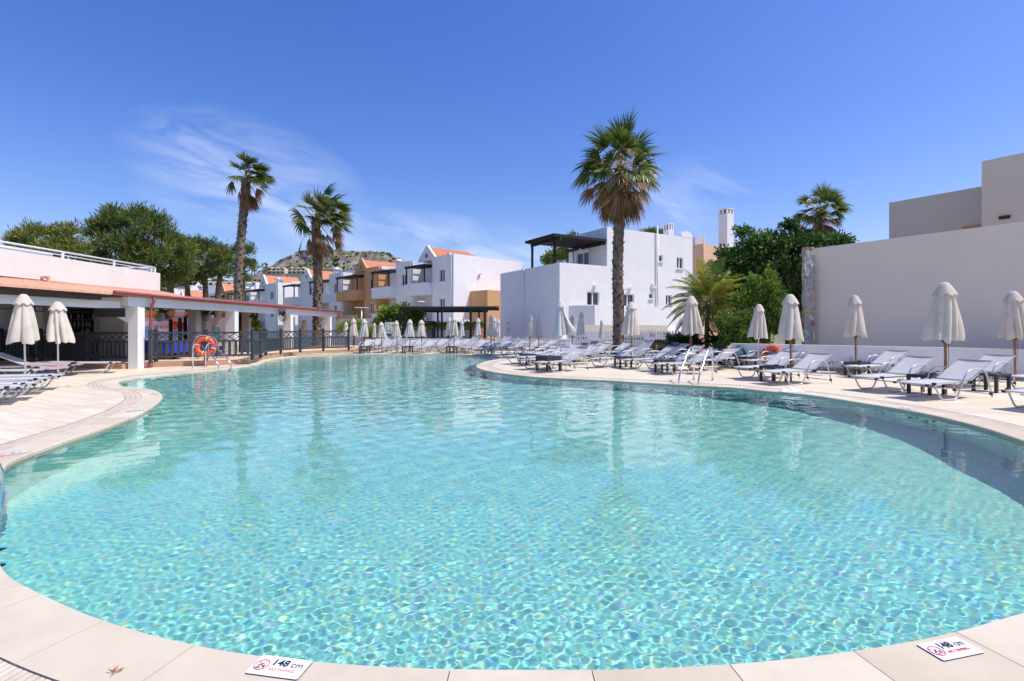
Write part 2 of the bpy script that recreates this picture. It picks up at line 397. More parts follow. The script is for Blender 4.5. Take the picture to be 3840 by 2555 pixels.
# overflow grate: slats running across the channel
gm = mat('grate_plastic', srgb(226, 212, 192), .5, .12, 5, col2=srgb(200, 184, 160))
gd = mat('grate_channel', srgb(70, 60, 50), .9, .2)
gb = MB(); gb.cur = 1
gb.add([(p.x, p.y, -.03) for p in O1] + [(p.x, p.y, -.03) for p in O2], [(k, (k + 1) % n, (k + 1) % n + n, k + n) for k in range(n)])
gb.cur = 0
per = [0.0]
for k in range(n): per.append(per[-1] + ((O1[(k + 1) % n] + O2[(k + 1) % n]) / 2 - (O1[k] + O2[k]) / 2).length)
def gpt(t, f):
    t %= n; k = int(t); u = t - k; return (O1[k].lerp(O1[(k + 1) % n], u)).lerp(O2[k].lerp(O2[(k + 1) % n], u), f)
tt = 0.0
while tt < n - .3:
    w_ = .036; p = gpt(tt, .5); near = p.length < 9
    st = .30 if near else .55; 
    fr = .82
    for f0, f1, ph in ((.03, .33, 0), (.35, .65, .35), (.67, .97, .7)):
        a, b, c, d = gpt(tt + ph * st, f0), gpt(tt + st * fr + ph * st, f0), gpt(tt + st * fr + ph * st + .12, f1), gpt(tt + ph * st + .12, f1)
        gb.add([(q.x, q.y, -.03) for q in (a, b, c, d)] + [(q.x, q.y, -.002) for q in (a, b, c, d)], [(4, 5, 6, 7), (0, 1, 5, 4), (1, 2, 6, 5), (2, 3, 7, 6), (3, 0, 4, 7)])
    tt += st
grate = gb.build('overflow_grate', [gm, gd]); tag(grate, 'curved slatted overflow grate between coping and deck tiles', 'drain grate', kind='structure')
# deck: one sheet with the pool cut out
def deck_mat():
    m = bpy.data.materials.new('deck_tile'); m.use_nodes = True; nt = m.node_tree; nt.nodes.clear(); N = nt.nodes.new; L = nt.links.new
    out = N('ShaderNodeOutputMaterial'); b = N('ShaderNodeBsdfPrincipled'); b.inputs['Roughness'].default_value = .6
    tc = N('ShaderNodeTexCoord'); mp = N('ShaderNodeMapping'); mp.inputs['Rotation'].default_value = (0, 0, R(28)); L(tc.outputs['Object'], mp.inputs[0])
    br = N('ShaderNodeTexBrick'); br.inputs['Scale'].default_value = 1.0; br.inputs['Brick Width'].default_value = .92; br.inputs['Row Height'].default_value = .45
    br.inputs['Mortar Size'].default_value = .004; br.inputs['Color1'].default_value = srgb(231, 221, 201); br.inputs['Color2'].default_value = srgb(220, 207, 186); br.inputs['Mortar'].default_value = srgb(176, 160, 146)
    L(mp.outputs[0], br.inputs['Vector'])
    mp2 = N('ShaderNodeMapping'); mp2.inputs['Scale'].default_value = (.5, 6, 1); L(mp.outputs[0], mp2.inputs[0])
    n = N('ShaderNodeTexNoise'); n.inputs['Scale'].default_value = 1.6; n.inputs['Detail'].default_value = 6; L(mp2.outputs[0], n.inputs['Vector'])
    r = N('ShaderNodeValToRGB'); r.color_ramp.elements[0].position = .35; r.color_ramp.elements[0].color = srgb(216, 207, 194); r.color_ramp.elements[1].position = .65; r.color_ramp.elements[1].color = srgb(255, 250, 242)
    L(n.outputs['Fac'], r.inputs[0])
    mx = N('ShaderNodeMix'); mx.data_type = 'RGBA'; mx.blend_type = 'MULTIPLY'; mx.inputs['Factor'].default_value = .5; L(br.outputs['Color'], mx.inputs['A']); L(r.outputs[0], mx.inputs['B'])
    L(mx.outputs['Result'], b.inputs['Base Color']); L(b.outputs[0], out.inputs[0]); return m
deckm = deck_mat()
bm = bmesh.new()
def loop(pts): 
    v = [bm.verts.new(p) for p in pts]; return [bm.edges.new((v[i], v[(i + 1) % len(v)])) for i in range(len(v))]
DECK_OUT = [(-30, -4, 0), (14, -4, 0), (19, 10, 0), (19, 22, 0), (16, 30, 0), (9, 29, 0), (2, 32.0, 0), (-2, 33.1, 0), (-12, 33.1, 0), (-12.5, 36, 0), (-30, 36, 0)]
e = loop(DECK_OUT) + loop([(p.x, p.y, 0) for p in O2])
bmesh.ops.triangle_fill(bm, edges=e, use_beauty=True)
bmesh.ops.recalc_face_normals(bm, faces=bm.faces)
for f in bm.faces:
    if f.normal.z < 0: f.normal_flip()
me = bpy.data.meshes.new('pool_deck'); bm.to_mesh(me); bm.free(); me.materials.append(deckm)
deck = bpy.data.objects.new('pool_deck', me); COL.objects.link(deck); tag(deck, 'pale beige stone tiled sun deck round the pool', 'pool deck', kind='structure')
# skirt of the deck and the wide ground below it
sk = MB(); dn = len(DECK_OUT)
sk.add([(p[0], p[1], -.01) for p in DECK_OUT] + [(p[0], p[1], -2.2) for p in DECK_OUT], [(i, i + dn, (i + 1) % dn + dn, (i + 1) % dn) for i in range(dn)])
tag(sk.build('deck_retaining_wall', mat('retaining_render', srgb(205, 195, 188), .9, .12)), 'low retaining wall under the edge of the deck', 'retaining wall', kind='structure')
gr = MB(); gn = 40
for ring_r in (0,):
    vs = [(0, 30, -2.0)]; rs = [60, 140, 400, 1200, 5000]
    for r_ in rs: vs += [(r_ * math.cos(2 * math.pi * k / gn), 30 + r_ * math.sin(2 * math.pi * k / gn), -2.0) for k in range(gn)]
    fs = [(0, 1 + k, 1 + (k + 1) % gn) for k in range(gn)]
    for q in range(len(rs) - 1): fs += [(1 + q * gn + k, 1 + (q + 1) * gn + k, 1 + (q + 1) * gn + (k + 1) % gn, 1 + q * gn + (k + 1) % gn) for k in range(gn)]
    gr.add(vs, fs)
pv = MB(); pv.prism([(-24, 36.2), (-24, 62), (-4, 62), (4, 48), (26, 54), (26, 30.5), (9, 29.3), (1.9, 32.1), (-12, 32.1), (-12.2, 36.2)], -2.0, -1.3); tag(pv.build('bounce_paving', mat('pale_bounce_stone', srgb(206, 198, 186), .85, .12, .8)), 'unseen pale stone ground added between wall and houses to bounce sunlight', 'bounce_paving', kind='structure')  # unseen pale sheet, added to bounce sun onto the shaded house walls
tag(gr.build('ground', mat('dry_soil', srgb(150, 138, 105), .95, .3, .3, .3, 8, col2=srgb(96, 104, 62))), 'dry green and brown soil round the resort', 'ground', kind='structure')
# ================================================================ pool furniture
alu = mat('brushed_aluminium', (.58, .58, .59), .38, .08, 6, metal=.35, spec=.5)
sling = mat('white_sling', srgb(200, 200, 203), .75, .05, 4, .25, 900, transl=.12, bdist=.002)
navy_sling = mat('navy_sling', srgb(58, 74, 112), .8, .1, 4, transl=.08)
black_pl = mat('black_plastic', srgb(34, 34, 38), .45, .2, 5)
anthr = mat('anthracite_rattan', srgb(48, 50, 58), .55, .25, 30, .3, 90)
steel = mat('polished_steel', (.75, .76, .78), .16, .04, 3, metal=1)
wood_pole = mat('varnished_pole', srgb(170, 118, 62), .45, .25, 2, stretch=(8, 8, .6), col2=srgb(132, 84, 40))
white_pole = mat('white_metal_pole', srgb(226, 226, 228), .4, .05)
canvas = mat('cream_canvas', srgb(232, 222, 206), .9, .1, 3, .35, 160, transl=.18, col2=srgb(214, 203, 188), bdist=.004)
canvas_w = mat('offwhite_canvas', srgb(228, 228, 224), .9, .1, 3, .35, 160, transl=.18, col2=srgb(205, 206, 206), bdist=.004)
brown_hub = mat('brown_hub', srgb(110, 62, 36), .5, .2)

def make_lounger(back=30, col=None, arms=True, name='sun_lounger'):
    col = col or sling
    t = thing(name, 'x', 'sun lounger')
    h = .36; hw = .31; ba = R(back); hx = 1.2; bl = .78
    bx, bz = hx + bl * math.cos(ba), h + bl * math.sin(ba)
    for s in (-1, 1):
        y = s * (hw + .025); m = MB()
        if arms: p = [(.14, y, h - .01), (.36, y, .02), (.78, y, .02), (1.06, y, h + .17), (1.18, y, h + .24), (1.56, y, h + .25), (1.66, y, h + .16), (1.84, y, .02)]
        else: p = [(.14, y, h - .01), (.36, y, .02), (1.5, y, .02), (1.74, y, h - .01)]
        m.tube(round_path(p, .09, 4), .0165, 7); m.cur = 1
        m.box((.15, y, h - .015), (.06, .05, .05)); 
        if arms: m.box((1.24, y * .98, h - .015), (.07, .05, .06)); m.box((1.8, y, .09), (.035, .05, .05))
        m.build('side_frame', [alu, black_pl], t)
    def cloth(pa, pb, nn, sag):
        m = MB(); m.smooth = True; W_ = 5; vs = []
        pa, pb = Vector(pa), Vector(pb); d = (pb - pa); up = Vector((-d.z, 0, d.x)).normalized()
        for i in range(nn + 1):
            for j in range(W_ + 1):
                q = j / W_ * 2 - 1; u = i / nn
                vs.append(pa + d * u + Vector((0, q * hw, 0)) - up * sag * (1 - q * q) * min(1, 4 * u * (1 - u) + .3))
        m.add(vs, [(i * (W_ + 1) + j, (i + 1) * (W_ + 1) + j, (i + 1) * (W_ + 1) + j + 1, i * (W_ + 1) + j + 1) for i in range(nn) for j in range(W_)])
        m.smooth = False; m.cur = 1
        for s in (-1, 1): m.bar(pa + Vector((0, s * hw, 0)), pb + Vector((0, s * hw, 0)), .02, .028)
        for q in (pa, pb): m.bar(q + Vector((0, -hw, 0)), q + Vector((0, hw, 0)), .026, .026)
        return m
    c = cloth((0, 0, h - .045), (.16, 0, h), 2, .004); c.v = c.v
    m = cloth((.0, 0, h - .03), (hx, 0, h), 6, .02)
    m.cur = 2
    for s in (-1, 1):
        for x in (.0, 1.17): m.box((x, s * hw, h - .012 if x else h - .04), (.05, .05, .045))
    m.build('seat_sling', [col, alu, black_pl], t, recalc=False)
    m = cloth((hx + .015, 0, h + .012), (bx, 0, bz + .012), 4, .025); m.build('backrest', [col, alu], t, recalc=False)
    xr = 1.8 if arms else 1.45
    m = MB(); m.tube([(xr, -hw - .02, .09 if arms else .03), (xr, hw + .02, .09 if arms else .03)], .015, 6); m.build('rear_crossbar', alu, t)
    if arms:
        m = MB(); m.tube([(1.3, -hw, h - .06), (1.3, hw, h - .06)], .012, 6); m.build('seat_crossbar', alu, t)
        m = MB(); m.tube([(.5, -hw - .02, h - .12), (.5, hw + .02, h - .12)], .012, 6); m.build('leg_crossbar', alu, t)
        if back > 12:
            s = hw - .03; m = MB(); m.tube(round_path([(hx + .35 * math.cos(ba), -s, h + .35 * math.sin(ba)), (1.58, -s, .2), (1.58, s, .2), (hx + .35 * math.cos(ba), s, h + .35 * math.sin(ba))], .05, 3), .009, 6); m.build('back_prop', alu, t)
    return t

def make_umbrella(wood, seed, width=1.0, lean=(0, 0), gap=0.0, cream=True):
    rnd = random.Random(seed); t = thing('closed_parasol', 'x', 'parasol')
    H = 2.42; zb = 1.14; cm = canvas if cream else canvas_w
    m = MB(); m.tube([(0, 0, 0), (0, 0, H - .08)], .026 if wood else .021, 10); m.build('pole', wood_pole if wood else white_pole, t)
    m = MB()
    m.lathe([(.05, zb - .03), (.06, zb + .03), (.045, zb + .1), (.03, zb + .14)], 10)
    for k in range(8):
        a = k * math.pi / 4; m.bar((.03 * math.cos(a), .03 * math.sin(a), zb + .06), (.1 * width * math.cos(a) + lean[0] * .3, .1 * width * math.sin(a) + lean[1] * .3, zb + .3), .018, .024)
    m.build('hub', brown_hub if wood else white_pole, t)
    # furled cloth: eight sagging gores
    SEG, ROW = 64, 18; vs = []; nf = 8; ph = [rnd.uniform(-.25, .25) for _ in range(nf)]; dep = [rnd.uniform(.15, .62) for _ in range(nf)]; hem = [rnd.uniform(-.05, .07) for _ in range(nf)]
    rad = [rnd.uniform(.85, 1.15) for _ in range(nf)]
    for i in range(ROW + 1):
        u = i / ROW
        for k in range(SEG):
            a = 2 * math.pi * k / SEG; fk = a / (2 * math.pi) * nf + .35 * u * math.sin(a * 2 + seed); g = math.floor(fk) % nf; fr = fk - math.floor(fk)
            bulge = math.sin(math.pi * fr) ** .8
            rb = (.14 + .235 * u ** .95) * width
            fold = 1 - (dep[g] * (.35 + .65 * u)) * (1 - bulge) + .06 * math.sin(5 * u + ph[g] * 9) * u
            rr = rb * fold * (1 + (rad[g] - 1) * u * bulge)
            if u > .93: rr *= 1 - .05 * (u - .93) / .07
            z = H - .12 - (H - .12 - zb) * u + (hem[g] * bulge + .10 * (1 - bulge) * .6) * u * u * u + gap * max(0, math.cos(a - 1.2)) ** 6 * u ** 6
            q = u * u
            vs.append((rr * math.cos(a + ph[g] * .4 * u) + lean[0] * q, rr * math.sin(a + ph[g] * .4 * u) + lean[1] * q, z))
    m = MB(); m.smooth = True
    m.add(vs, [(i * SEG + k, i * SEG + (k + 1) % SEG, (i + 1) * SEG + (k + 1) % SEG, (i + 1) * SEG + k) for i in range(ROW) for k in range(SEG)])
    m.build('canopy', cm, t, recalc=False)
    vs = []; RW = 7
    for i in range(RW + 1):
        u = i / RW
        for k in range(SEG):
            a = 2 * math.pi * k / SEG; f = .5 + .5 * math.cos(nf * a + seed)
            rr = (.06 + .165 * u ** .9 * (1 - .10 * f * u)) * (.45 + .55 * width); z = H - .29 * u ** 1.15 + .055 * u * u * f
            vs.append((rr * math.cos(a), rr * math.sin(a), z))
    vs.append((0, 0, H + .01)); m = MB(); m.smooth = True
    m.add(vs, [(i * SEG + k, i * SEG + (k + 1) % SEG, (i + 1) * SEG + (k + 1) % SEG, (i + 1) * SEG + k) for i in range(RW) for k in range(SEG)] + [(len(vs) - 1, (k + 1) % SEG, k) for k in range(SEG)])
    m.build('cap', cm, t, recalc=False)
    m = MB()
    if wood: m.tube([(.035, -.03, zb + .05), (.045, -.035, zb - .35), (.03, -.03, zb - .42), (.05, -.03, zb - .6)], .006, 5); m.build('pull_cord', mat('grey_cord', srgb(120, 112, 104), .9, .1), t)
    return t

def make_table(w=.5, h=.42, tk=.055, ash=True):
    t = thing('side_table', 'x', 'side table')
    m = MB(); m.box((0, 0, h - tk / 2), (w, w, tk)); m.build('table_top', anthr, t, bevel=.006)
    for sx in (-1, 1):
        for sy in (-1, 1):
            m = MB(); m.box((sx * (w / 2 - .035), sy * (w / 2 - .035), (h - tk) / 2), (.055, .055, h - tk - .002)); m.build('leg', anthr, t)
    return t
def make_ladder(span, apex=.9, half=.25, steps=True):
    """pool ladder: deck foot at x=0, water end at x=span"""
    t = thing('pool_ladder', 'x', 'pool ladder')
    for s in (-1, 1):
        y = s * half; m = MB()
        p = [(0, y, 0), (0, y, apex * .8), (.1, y, apex * .97), (.28, y, apex), (.42, y, apex * .93), (span * .9, y, .3), (span, y, .12), (span, y, -1.15)]
        m.tube(round_path(p, .1, 4), .0215, 10); m.lathe([(.045, 0), (.045, .012), (.026, .03)], 12, (0, y, 0)); m.build('handrail', steel, t)
    for k in range(4):
        m = MB(); m.box((span, 0, -.25 - .26 * k), (.08, half * 2 - .02, .03)); m.build('step', steel, t)
    return t
buoy_or = mat('buoy_orange', srgb(238, 92, 50), .45, .12, 3)
rope_w = mat('white_rope', srgb(235, 232, 225), .8, .08)
def make_buoy(loc, axis, label, Rr=.285, r=.085):
    t = thing('lifebuoy', label, 'lifebuoy', loc); ax = Vector(axis).normalized()
    m = MB(); m.torus((0, 0, 0), Rr, r, ax, 44, 14); o = m.build('ring', buoy_or, t)
    M = Vector((0, 0, 1)).rotation_difference(ax).to_matrix(); m = MB(); n = 4; pts = []
    for k in range(49):
        a = 2 * math.pi * k / 48; out_ = Rr + r + .018 + .045 * abs(math.sin(2 * a)); pts.append(M @ Vector((out_ * math.cos(a), out_ * math.sin(a), .03)))
    m.tube(pts, .008, 6); 
    for k in range(4):
        a = math.pi / 2 * k; c = Vector((math.cos(a), math.sin(a), 0)); tn = Vector((-math.sin(a), math.cos(a), 0)); ring_ = []
        for q in range(13):
            b = 2 * math.pi * q / 12; ring_.append(M @ (c * (Rr + (r + .006) * math.cos(b)) + Vector((0, 0, (r + .006) * math.sin(b)))))
        m.tube(ring_, .013, 6)
    m.build('grab_rope', rope_w, t); return t
# ---------------------------------------------------------------- loungers: (foot x, foot y in photo px at seat height, yaw, kind, label)
ORD = ['first', 'second', 'third', 'fourth', 'fifth', 'sixth', 'seventh', 'eighth', 'ninth', 'tenth', 'eleventh', 'twelfth', 'thirteenth', 'fourteenth', 'fifteenth', 'sixteenth', 'seventeenth', 'eighteenth', 'nineteenth', 'twentieth']
LP = {}
def lounger(kind, loc, yaw, label, group):
    if kind not in LP:
        a = dict(up=(30, sling, True), mid=(22, sling, True), high=(48, sling, True), flat=(4, sling, True), low=(2, sling, False), navy=(28, navy_sling, True), lowup=(26, sling, False))[kind]
        LP[kind] = t = make_lounger(*a); t.location = loc; t.rotation_euler[2] = yaw; t['label'] = label; t['group'] = group; return t
    return dup(LP[kind], loc, yaw, label, group)
GR = 'loungers on the deck beside the wall'
right = [
 (3415, 1436, 17, 'up', 'white lounger nearest the water below the big cream parasol, black table behind it'),
 (3235, 1413, 18, 'up', 'white lounger just left of the black table under the largest wooden pole parasol'),
 (2880, 1394, 21, 'up', 'white lounger in front of the orange lifebuoy wall, nearest the pool edge there'),
 (2780, 1378, 21, 'up', 'white lounger sharing a black table with the one before the lifebuoy'),
 (3200, 1374, 20, 'up', 'white lounger whose foot touches the thin wooden parasol pole, front one of its pair'),
 (3145, 1362, 21, 'up', 'white lounger beside the beige wall, behind the thin wooden parasol pole'),
 (2805, 1352, 24, 'up', 'white lounger directly under the orange lifebuoy, by the white parasol pole'),
 (2695, 1346, 24, 'up', 'white lounger with the coiled green hose behind its armrest'),
 (2890, 1352, 24, 'up', 'white lounger pushed against the low wall, right of the lifebuoy'),
 (3560, 1402, 18, 'up', 'white lounger by the low wall, right of the largest wooden pole parasol'),
 (3848, 1472, 18, 'up', 'white lounger of which only the foot end enters the frame at the lower right'),
 (3835, 1414, 18, 'up', 'white lounger at the frame edge below the rightmost cream parasol')]
for x, y, yw, k, lb in right: lounger(k, at(x, y, .36) * Vector((1, 1, 0)) if 0 else Vector((at(x, y, .34).x, at(x, y, .34).y, 0)), R(yw), lb, GR)
def gl(x, y): p = at(x, y, .34); return Vector((p.x, p.y, 0))
GM = 'loungers on the deck behind the right pool ladder'
mid = [
 (2466, 1364, 12, 'up', 'white lounger right behind the right steel ladder, closest to the water'),
 (2418, 1355, 12, 'up', 'white lounger with a black table at its side, second behind the right ladder'),
 (2340, 1349, 14, 'up', 'white lounger with its foot at the wooden pole below the big palm, table beside it'),
 (2218, 1345, 24, 'up', 'white lounger before the left part of the palm planter, nearest the water there'),
 (2420, 1330, 14, 'up', 'white lounger behind the ladder row, in line with the palm planter edge'),
 (2395, 1322, 14, 'up', 'white lounger just right of the palm planter, second from the ladder row'),
 (2560, 1333, 14, 'navy', 'dark blue backed lounger standing before the short date palm'),
 (2640, 1338, 14, 'navy', 'dark blue backed lounger between the date palm and the hose wall'),
 (2500, 1318, 12, 'navy', 'dark blue backed lounger in front of the brown bin enclosure'),
 (2372, 1308, 20, 'up', 'white lounger in the back, between planter and white picket fence'),
 (2425, 1309, 24, 'up', 'white lounger at the foot of the picket fence, right of the planter'),
 (2300, 1335, 22, 'high', 'white lounger with its back set steep, before the planter grass'),
 (2575, 1352, 12, 'up', 'white lounger with the wooden parasol pole at its head behind the ladder'),
 (2460, 1340, 14, 'up', 'white lounger in the middle of the rows behind the right ladder')]
for x, y, yw, k, lb in mid: lounger(k, gl(x, y), R(yw), lb, GM)
GC = 'loungers on the rounded deck tongue'
cen = [
 (2020, 1359, 34, 'up', 'white lounger foremost on the rounded deck tongue, beside the dark box table'),
 (1963, 1351, 34, 'up', 'white lounger on the deck tongue, left of the dark box table'),
 (1945, 1340, 34, 'flat', 'flat white lounger with a dark towel end on the deck tongue'),
 (1905, 1335, 34, 'flat', 'flat white lounger closest to the middle ladder on the deck tongue'),
 (1972, 1324, 34, 'flat', 'flat white lounger behind the middle ladder handrails'),
 (2030, 1332, 34, 'up', 'white lounger right behind the dark box table'),
 (2095, 1338, 32, 'up', 'white lounger right of the tall white pole with loose cloth'),
 (2075, 1322, 32, 'navy', 'dark blue lounger lying in the middle of the deck tongue'),
 (2010, 1314, 34, 'flat', 'flat white lounger in the third row of the deck tongue'),
 (2150, 1328, 30, 'up', 'white lounger left of the planter, third row'),
 (2130, 1313, 34, 'navy', 'dark blue raised back lounger below the twin cream parasols'),
 (2195, 1312, 34, 'up', 'white lounger between the twin parasols and the palm planter'),
 (2240, 1322, 30, 'up', 'white lounger whose head end meets the palm planter rim'),
 (2065, 1306, 38, 'high', 'white lounger with steep back in front of the pink low wall'),
 (1995, 1303, 40, 'up', 'white lounger at the low wall between two wooden parasol poles'),
 (1935, 1305, 40, 'up', 'white lounger at the low wall left of the first wooden pole there'),
 (1880, 1307, 42, 'up', 'white lounger at the water edge between the triple parasols and the ladder'),
 (1822, 1309, 44, 'up', 'white lounger with a black table right under the triple parasols'),
 (1772, 1309, 46, 'up', 'white lounger at the water edge left of the triple parasols')]
for x, y, yw, k, lb in cen: lounger(k, gl(x, y), R(yw), lb, GC)
GF = 'loungers in the two far rows behind the pool'
def far_row(xs, d0, lab):
    n_ = len(xs)
    for i, x in enumerate(xs):
        d = d0 + .25 * math.sin(i * 1.7); yw = 78 - (x - 1320) * .075 + 6 * math.sin(i * 2.3)
        lounger('up' if i % 4 != 1 else 'high', Vector(((x - CCX) / CF * d, d, 0)), R(yw), 'white lounger, %s from the left in the %s' % (ORD[i], lab), GF)
far_row([1332, 1412, 1470, 1556, 1650, 1700, 1745], 28.55, 'far row at the water edge')
far_row([1366, 1440, 1512, 1560, 1600, 1640, 1690, 1732, 1784, 1830], 30.7, 'hindmost row along the lattice fence')
GL = 'loungers on the left deck by the bar'
left = [
 (82, 1446, 215, 'lowup', 'white armless lounger nearest the camera on the left deck'),
 (138, 1434, 215, 'lowup', 'white armless lounger second from the camera on the left deck'),
 (181, 1417, 213, 'lowup', 'white armless lounger third from the camera on the left deck'),
 (232, 1405, 212, 'lowup', 'white armless lounger in front of the white parasol pole on the left deck'),
 (158, 1386, 212, 'lowup', 'white armless lounger half hidden behind the front four on the left deck'),
 (300, 1366, 205, 'lowup', 'white armless lounger carrying the orange towel before the bar fence'),
 (446, 1358, 207, 'low', 'flat white armless lounger standing next to the white bar column'),
 (150, 1372, 208, 'lowup', 'white armless lounger at the frame edge beside the bar fence')]
for x, y, yw, k, lb in left: lounger(k, gl(x, y), R(yw), lb, GL)
tw = MB(); tw.smooth = True
p0 = gl(300, 1366); hd = Vector((math.cos(R(205)), math.sin(R(205)), 0)); sd = Vector((-hd.y, hd.x, 0))
vs = []
for i in range(13):
    for j in range(7):
        u = .15 + 1.0 * i / 12; v = (j / 6 - .5) * .78; z = .375 + .02 * math.sin(7 * u + 3 * v) + .02 - max(0, abs(v) - .32) * 2.2
        vs.append(p0 + hd * u + sd * v + Vector((0, 0, z)))
tw.add(vs, [(i * 7 + j, (i + 1) * 7 + j, (i + 1) * 7 + j + 1, i * 7 + j + 1) for i in range(12) for j in range(6)])
tag(tw.build('towel', mat('orange_towel', srgb(214, 138, 98), .95, .2, 6, .4, 200, col2=srgb(120, 160, 205))), 'orange and blue towel spread over a lounger by the bar fence', 'towel')
# ---------------------------------------------------------------- parasols: base px x, distance, top px y, width factor, wooden pole, proto, label
UP = {}
def parasol(x, d, ytop, width, wood, var, label, group='closed parasols round the pool'):
    key = (wood, var)
    ln = [(0, 0), (-.07, .0), (.06, .02), (-.02, .0), (.0, .0)][var]
    if key not in UP:
        UP[key] = u = make_umbrella(wood, 11 + var * 5 + wood, [1, 1, 1, .72, .62][var], ln, [0, .12, .06, .1, 0][var], wood or var < 3); first = True
    else: u = dup(UP[key])
    zt = CH - (ytop - CHZ) * d / CF
    u.location = ((x - CCX) / CF * d, d, 0); u.rotation_euler = (R(random.uniform(-1, 1)), R(random.uniform(-1.2, 1.2)), random.uniform(-.5, .5)); s = zt / 2.43; u.scale = (width * s, width * s, s)
    u['label'] = label; u['group'] = group; return u
parasol(96, 12.6, 1103, .95, False, 0, 'big sunlit cream parasol with white pole before the bar fans')
parasol(218, 14.3, 1131, 1.05, False, 2, 'sunlit cream parasol with white pole in front of the bar shelves')
for a in [(1297, 31.5, 1208, .8, True, 0, 'closed cream parasol half hidden behind the end of the dark fence'),
 (1327, 30, 1195, .95, True, 0, 'closed cream parasol beside the fence end, in front of the orange house'),
 (1364, 28.6, 1196, 1, True, 1, 'closed cream parasol at the water edge over a black table, second right of the fence'),
 (1404, 31, 1211, .8, True, 3, 'narrow closed parasol just left of the map board'),
 (1432, 29.6, 1208, 1, True, 2, 'closed cream parasol overlapping the left edge of the map board'),
 (1489, 30.5, 1203, .95, True, 1, 'closed cream parasol overlapping the right edge of the map board'),
 (1537, 28.9, 1198, 1, True, 1, 'closed cream parasol over a black table right of the far steel ladder'),
 (1581, 30.5, 1200, 1.1, True, 0, 'wide closed parasol in front of the lattice fence bench roof'),
 (1684, 30, 1190, .85, True, 2, 'closed cream parasol, hind one of the close pair at the lattice fence'),
 (1703, 28.5, 1187, .95, True, 1, 'closed cream parasol, front one of the close pair at the lattice fence'),
 (1732, 31, 1201, .95, False, 3, 'thin closed parasol with white pole right of the close pair'),
 (1791, 31, 1193, 1, False, 3, 'thin closed parasol with white pole at the right end of the lattice fence'),
 (1841, 26.2, 1183, .85, True, 3, 'foremost parasol of the tight group of three'),
 (1853, 27.6, 1189, .75, True, 1, 'middle parasol of the tight group of three'),
 (1866, 29.2, 1198, .95, False, 4, 'hindmost beige parasol of the tight group of three, with white pole'),
 (1986, 25, 1181, .82, True, 3, 'slim closed parasol just right of the red and white wall notice'),
 (2019, 26.5, 1188, .82, True, 0, 'closed cream parasol alone in front of the blank lavender wall'),
 (2105, 17.45, 1123, .95, False, 3, 'tall closed parasol on a white pole on the deck tongue, one flap hanging loose'),
 (2146, 26, 1183, .8, True, 3, 'cream parasol partly hidden by the loose flap of the tall one'),
 (2178, 25.5, 1171, .9, False, 3, 'white pole parasol just right of the loose flap'),
 (2256, 27.5, 1199, .72, False, 3, 'slim white pole parasol left of the big palm trunk'),
 (2366, 19.1, 1132, .95, True, 1, 'closed parasol with wooden pole just right of the big palm trunk'),
 (2588, 17.5, 1110, .98, True, 2, 'closed parasol with wooden pole behind the right steel ladder'),
 (2843, 17.9, 1141, .95, False, 1, 'small closed parasol with white pole before the bushes'),
 (2966, 13.75, 1103, 1.02, True, 0, 'closed parasol with wooden pole in front of the stone pier'),
 (3210, 16.0, 1107, .9, True, 0, 'closed parasol standing alone in the middle of the beige wall'),
 (3547, 11.0, 1059, 1.0, True, 1, 'largest closed parasol with wooden pole before the beige wall'),
 (3808, 13.7, 1092, 1.0, True, 2, 'closed parasol with wooden pole at the frame edge before the beige wall'),
 (1141, 34, 1199, .9, True, 0, 'closed parasol behind the dark fence near the white garden wall')]: parasol(*a)
# the loose flap of the tall parasol
fl = MB(); fl.smooth = True; b0 = Vector(((2105 - CCX) / CF * 17.45, 17.45, 0))
rows = [(.06, 2.2, .10), (.13, 1.9, .2), (.2, 1.6, .38), (.22, 1.35, .58), (.2, 1.22, .42)]
vs = []
for x0, z, x1 in rows:
    for k in range(5): u = k / 4; vs.append(b0 + Vector((x0 * (1 - u) + x1 * u - .05, -.1 * math.sin(math.pi * u), z - .04 * math.sin(math.pi * u))))
fl.add(vs, [(i * 5 + k, i * 5 + k + 1, (i + 1) * 5 + k + 1, (i + 1) * 5 + k) for i in range(4) for k in range(4)])
pp_ = [o for o in COL.objects if o.get('label', '').startswith('tall closed parasol on a white')][0]
bpy.context.view_layer.update(); mi = pp_.matrix_basis.inverted(); fl.v = [tuple(mi @ Vector(v)) for v in fl.v]
fo = fl.build('loose_flap', canvas_w, pp_, recalc=False); sdm = fo.modifiers.new('s', 'SOLIDIFY'); sdm.thickness = .004
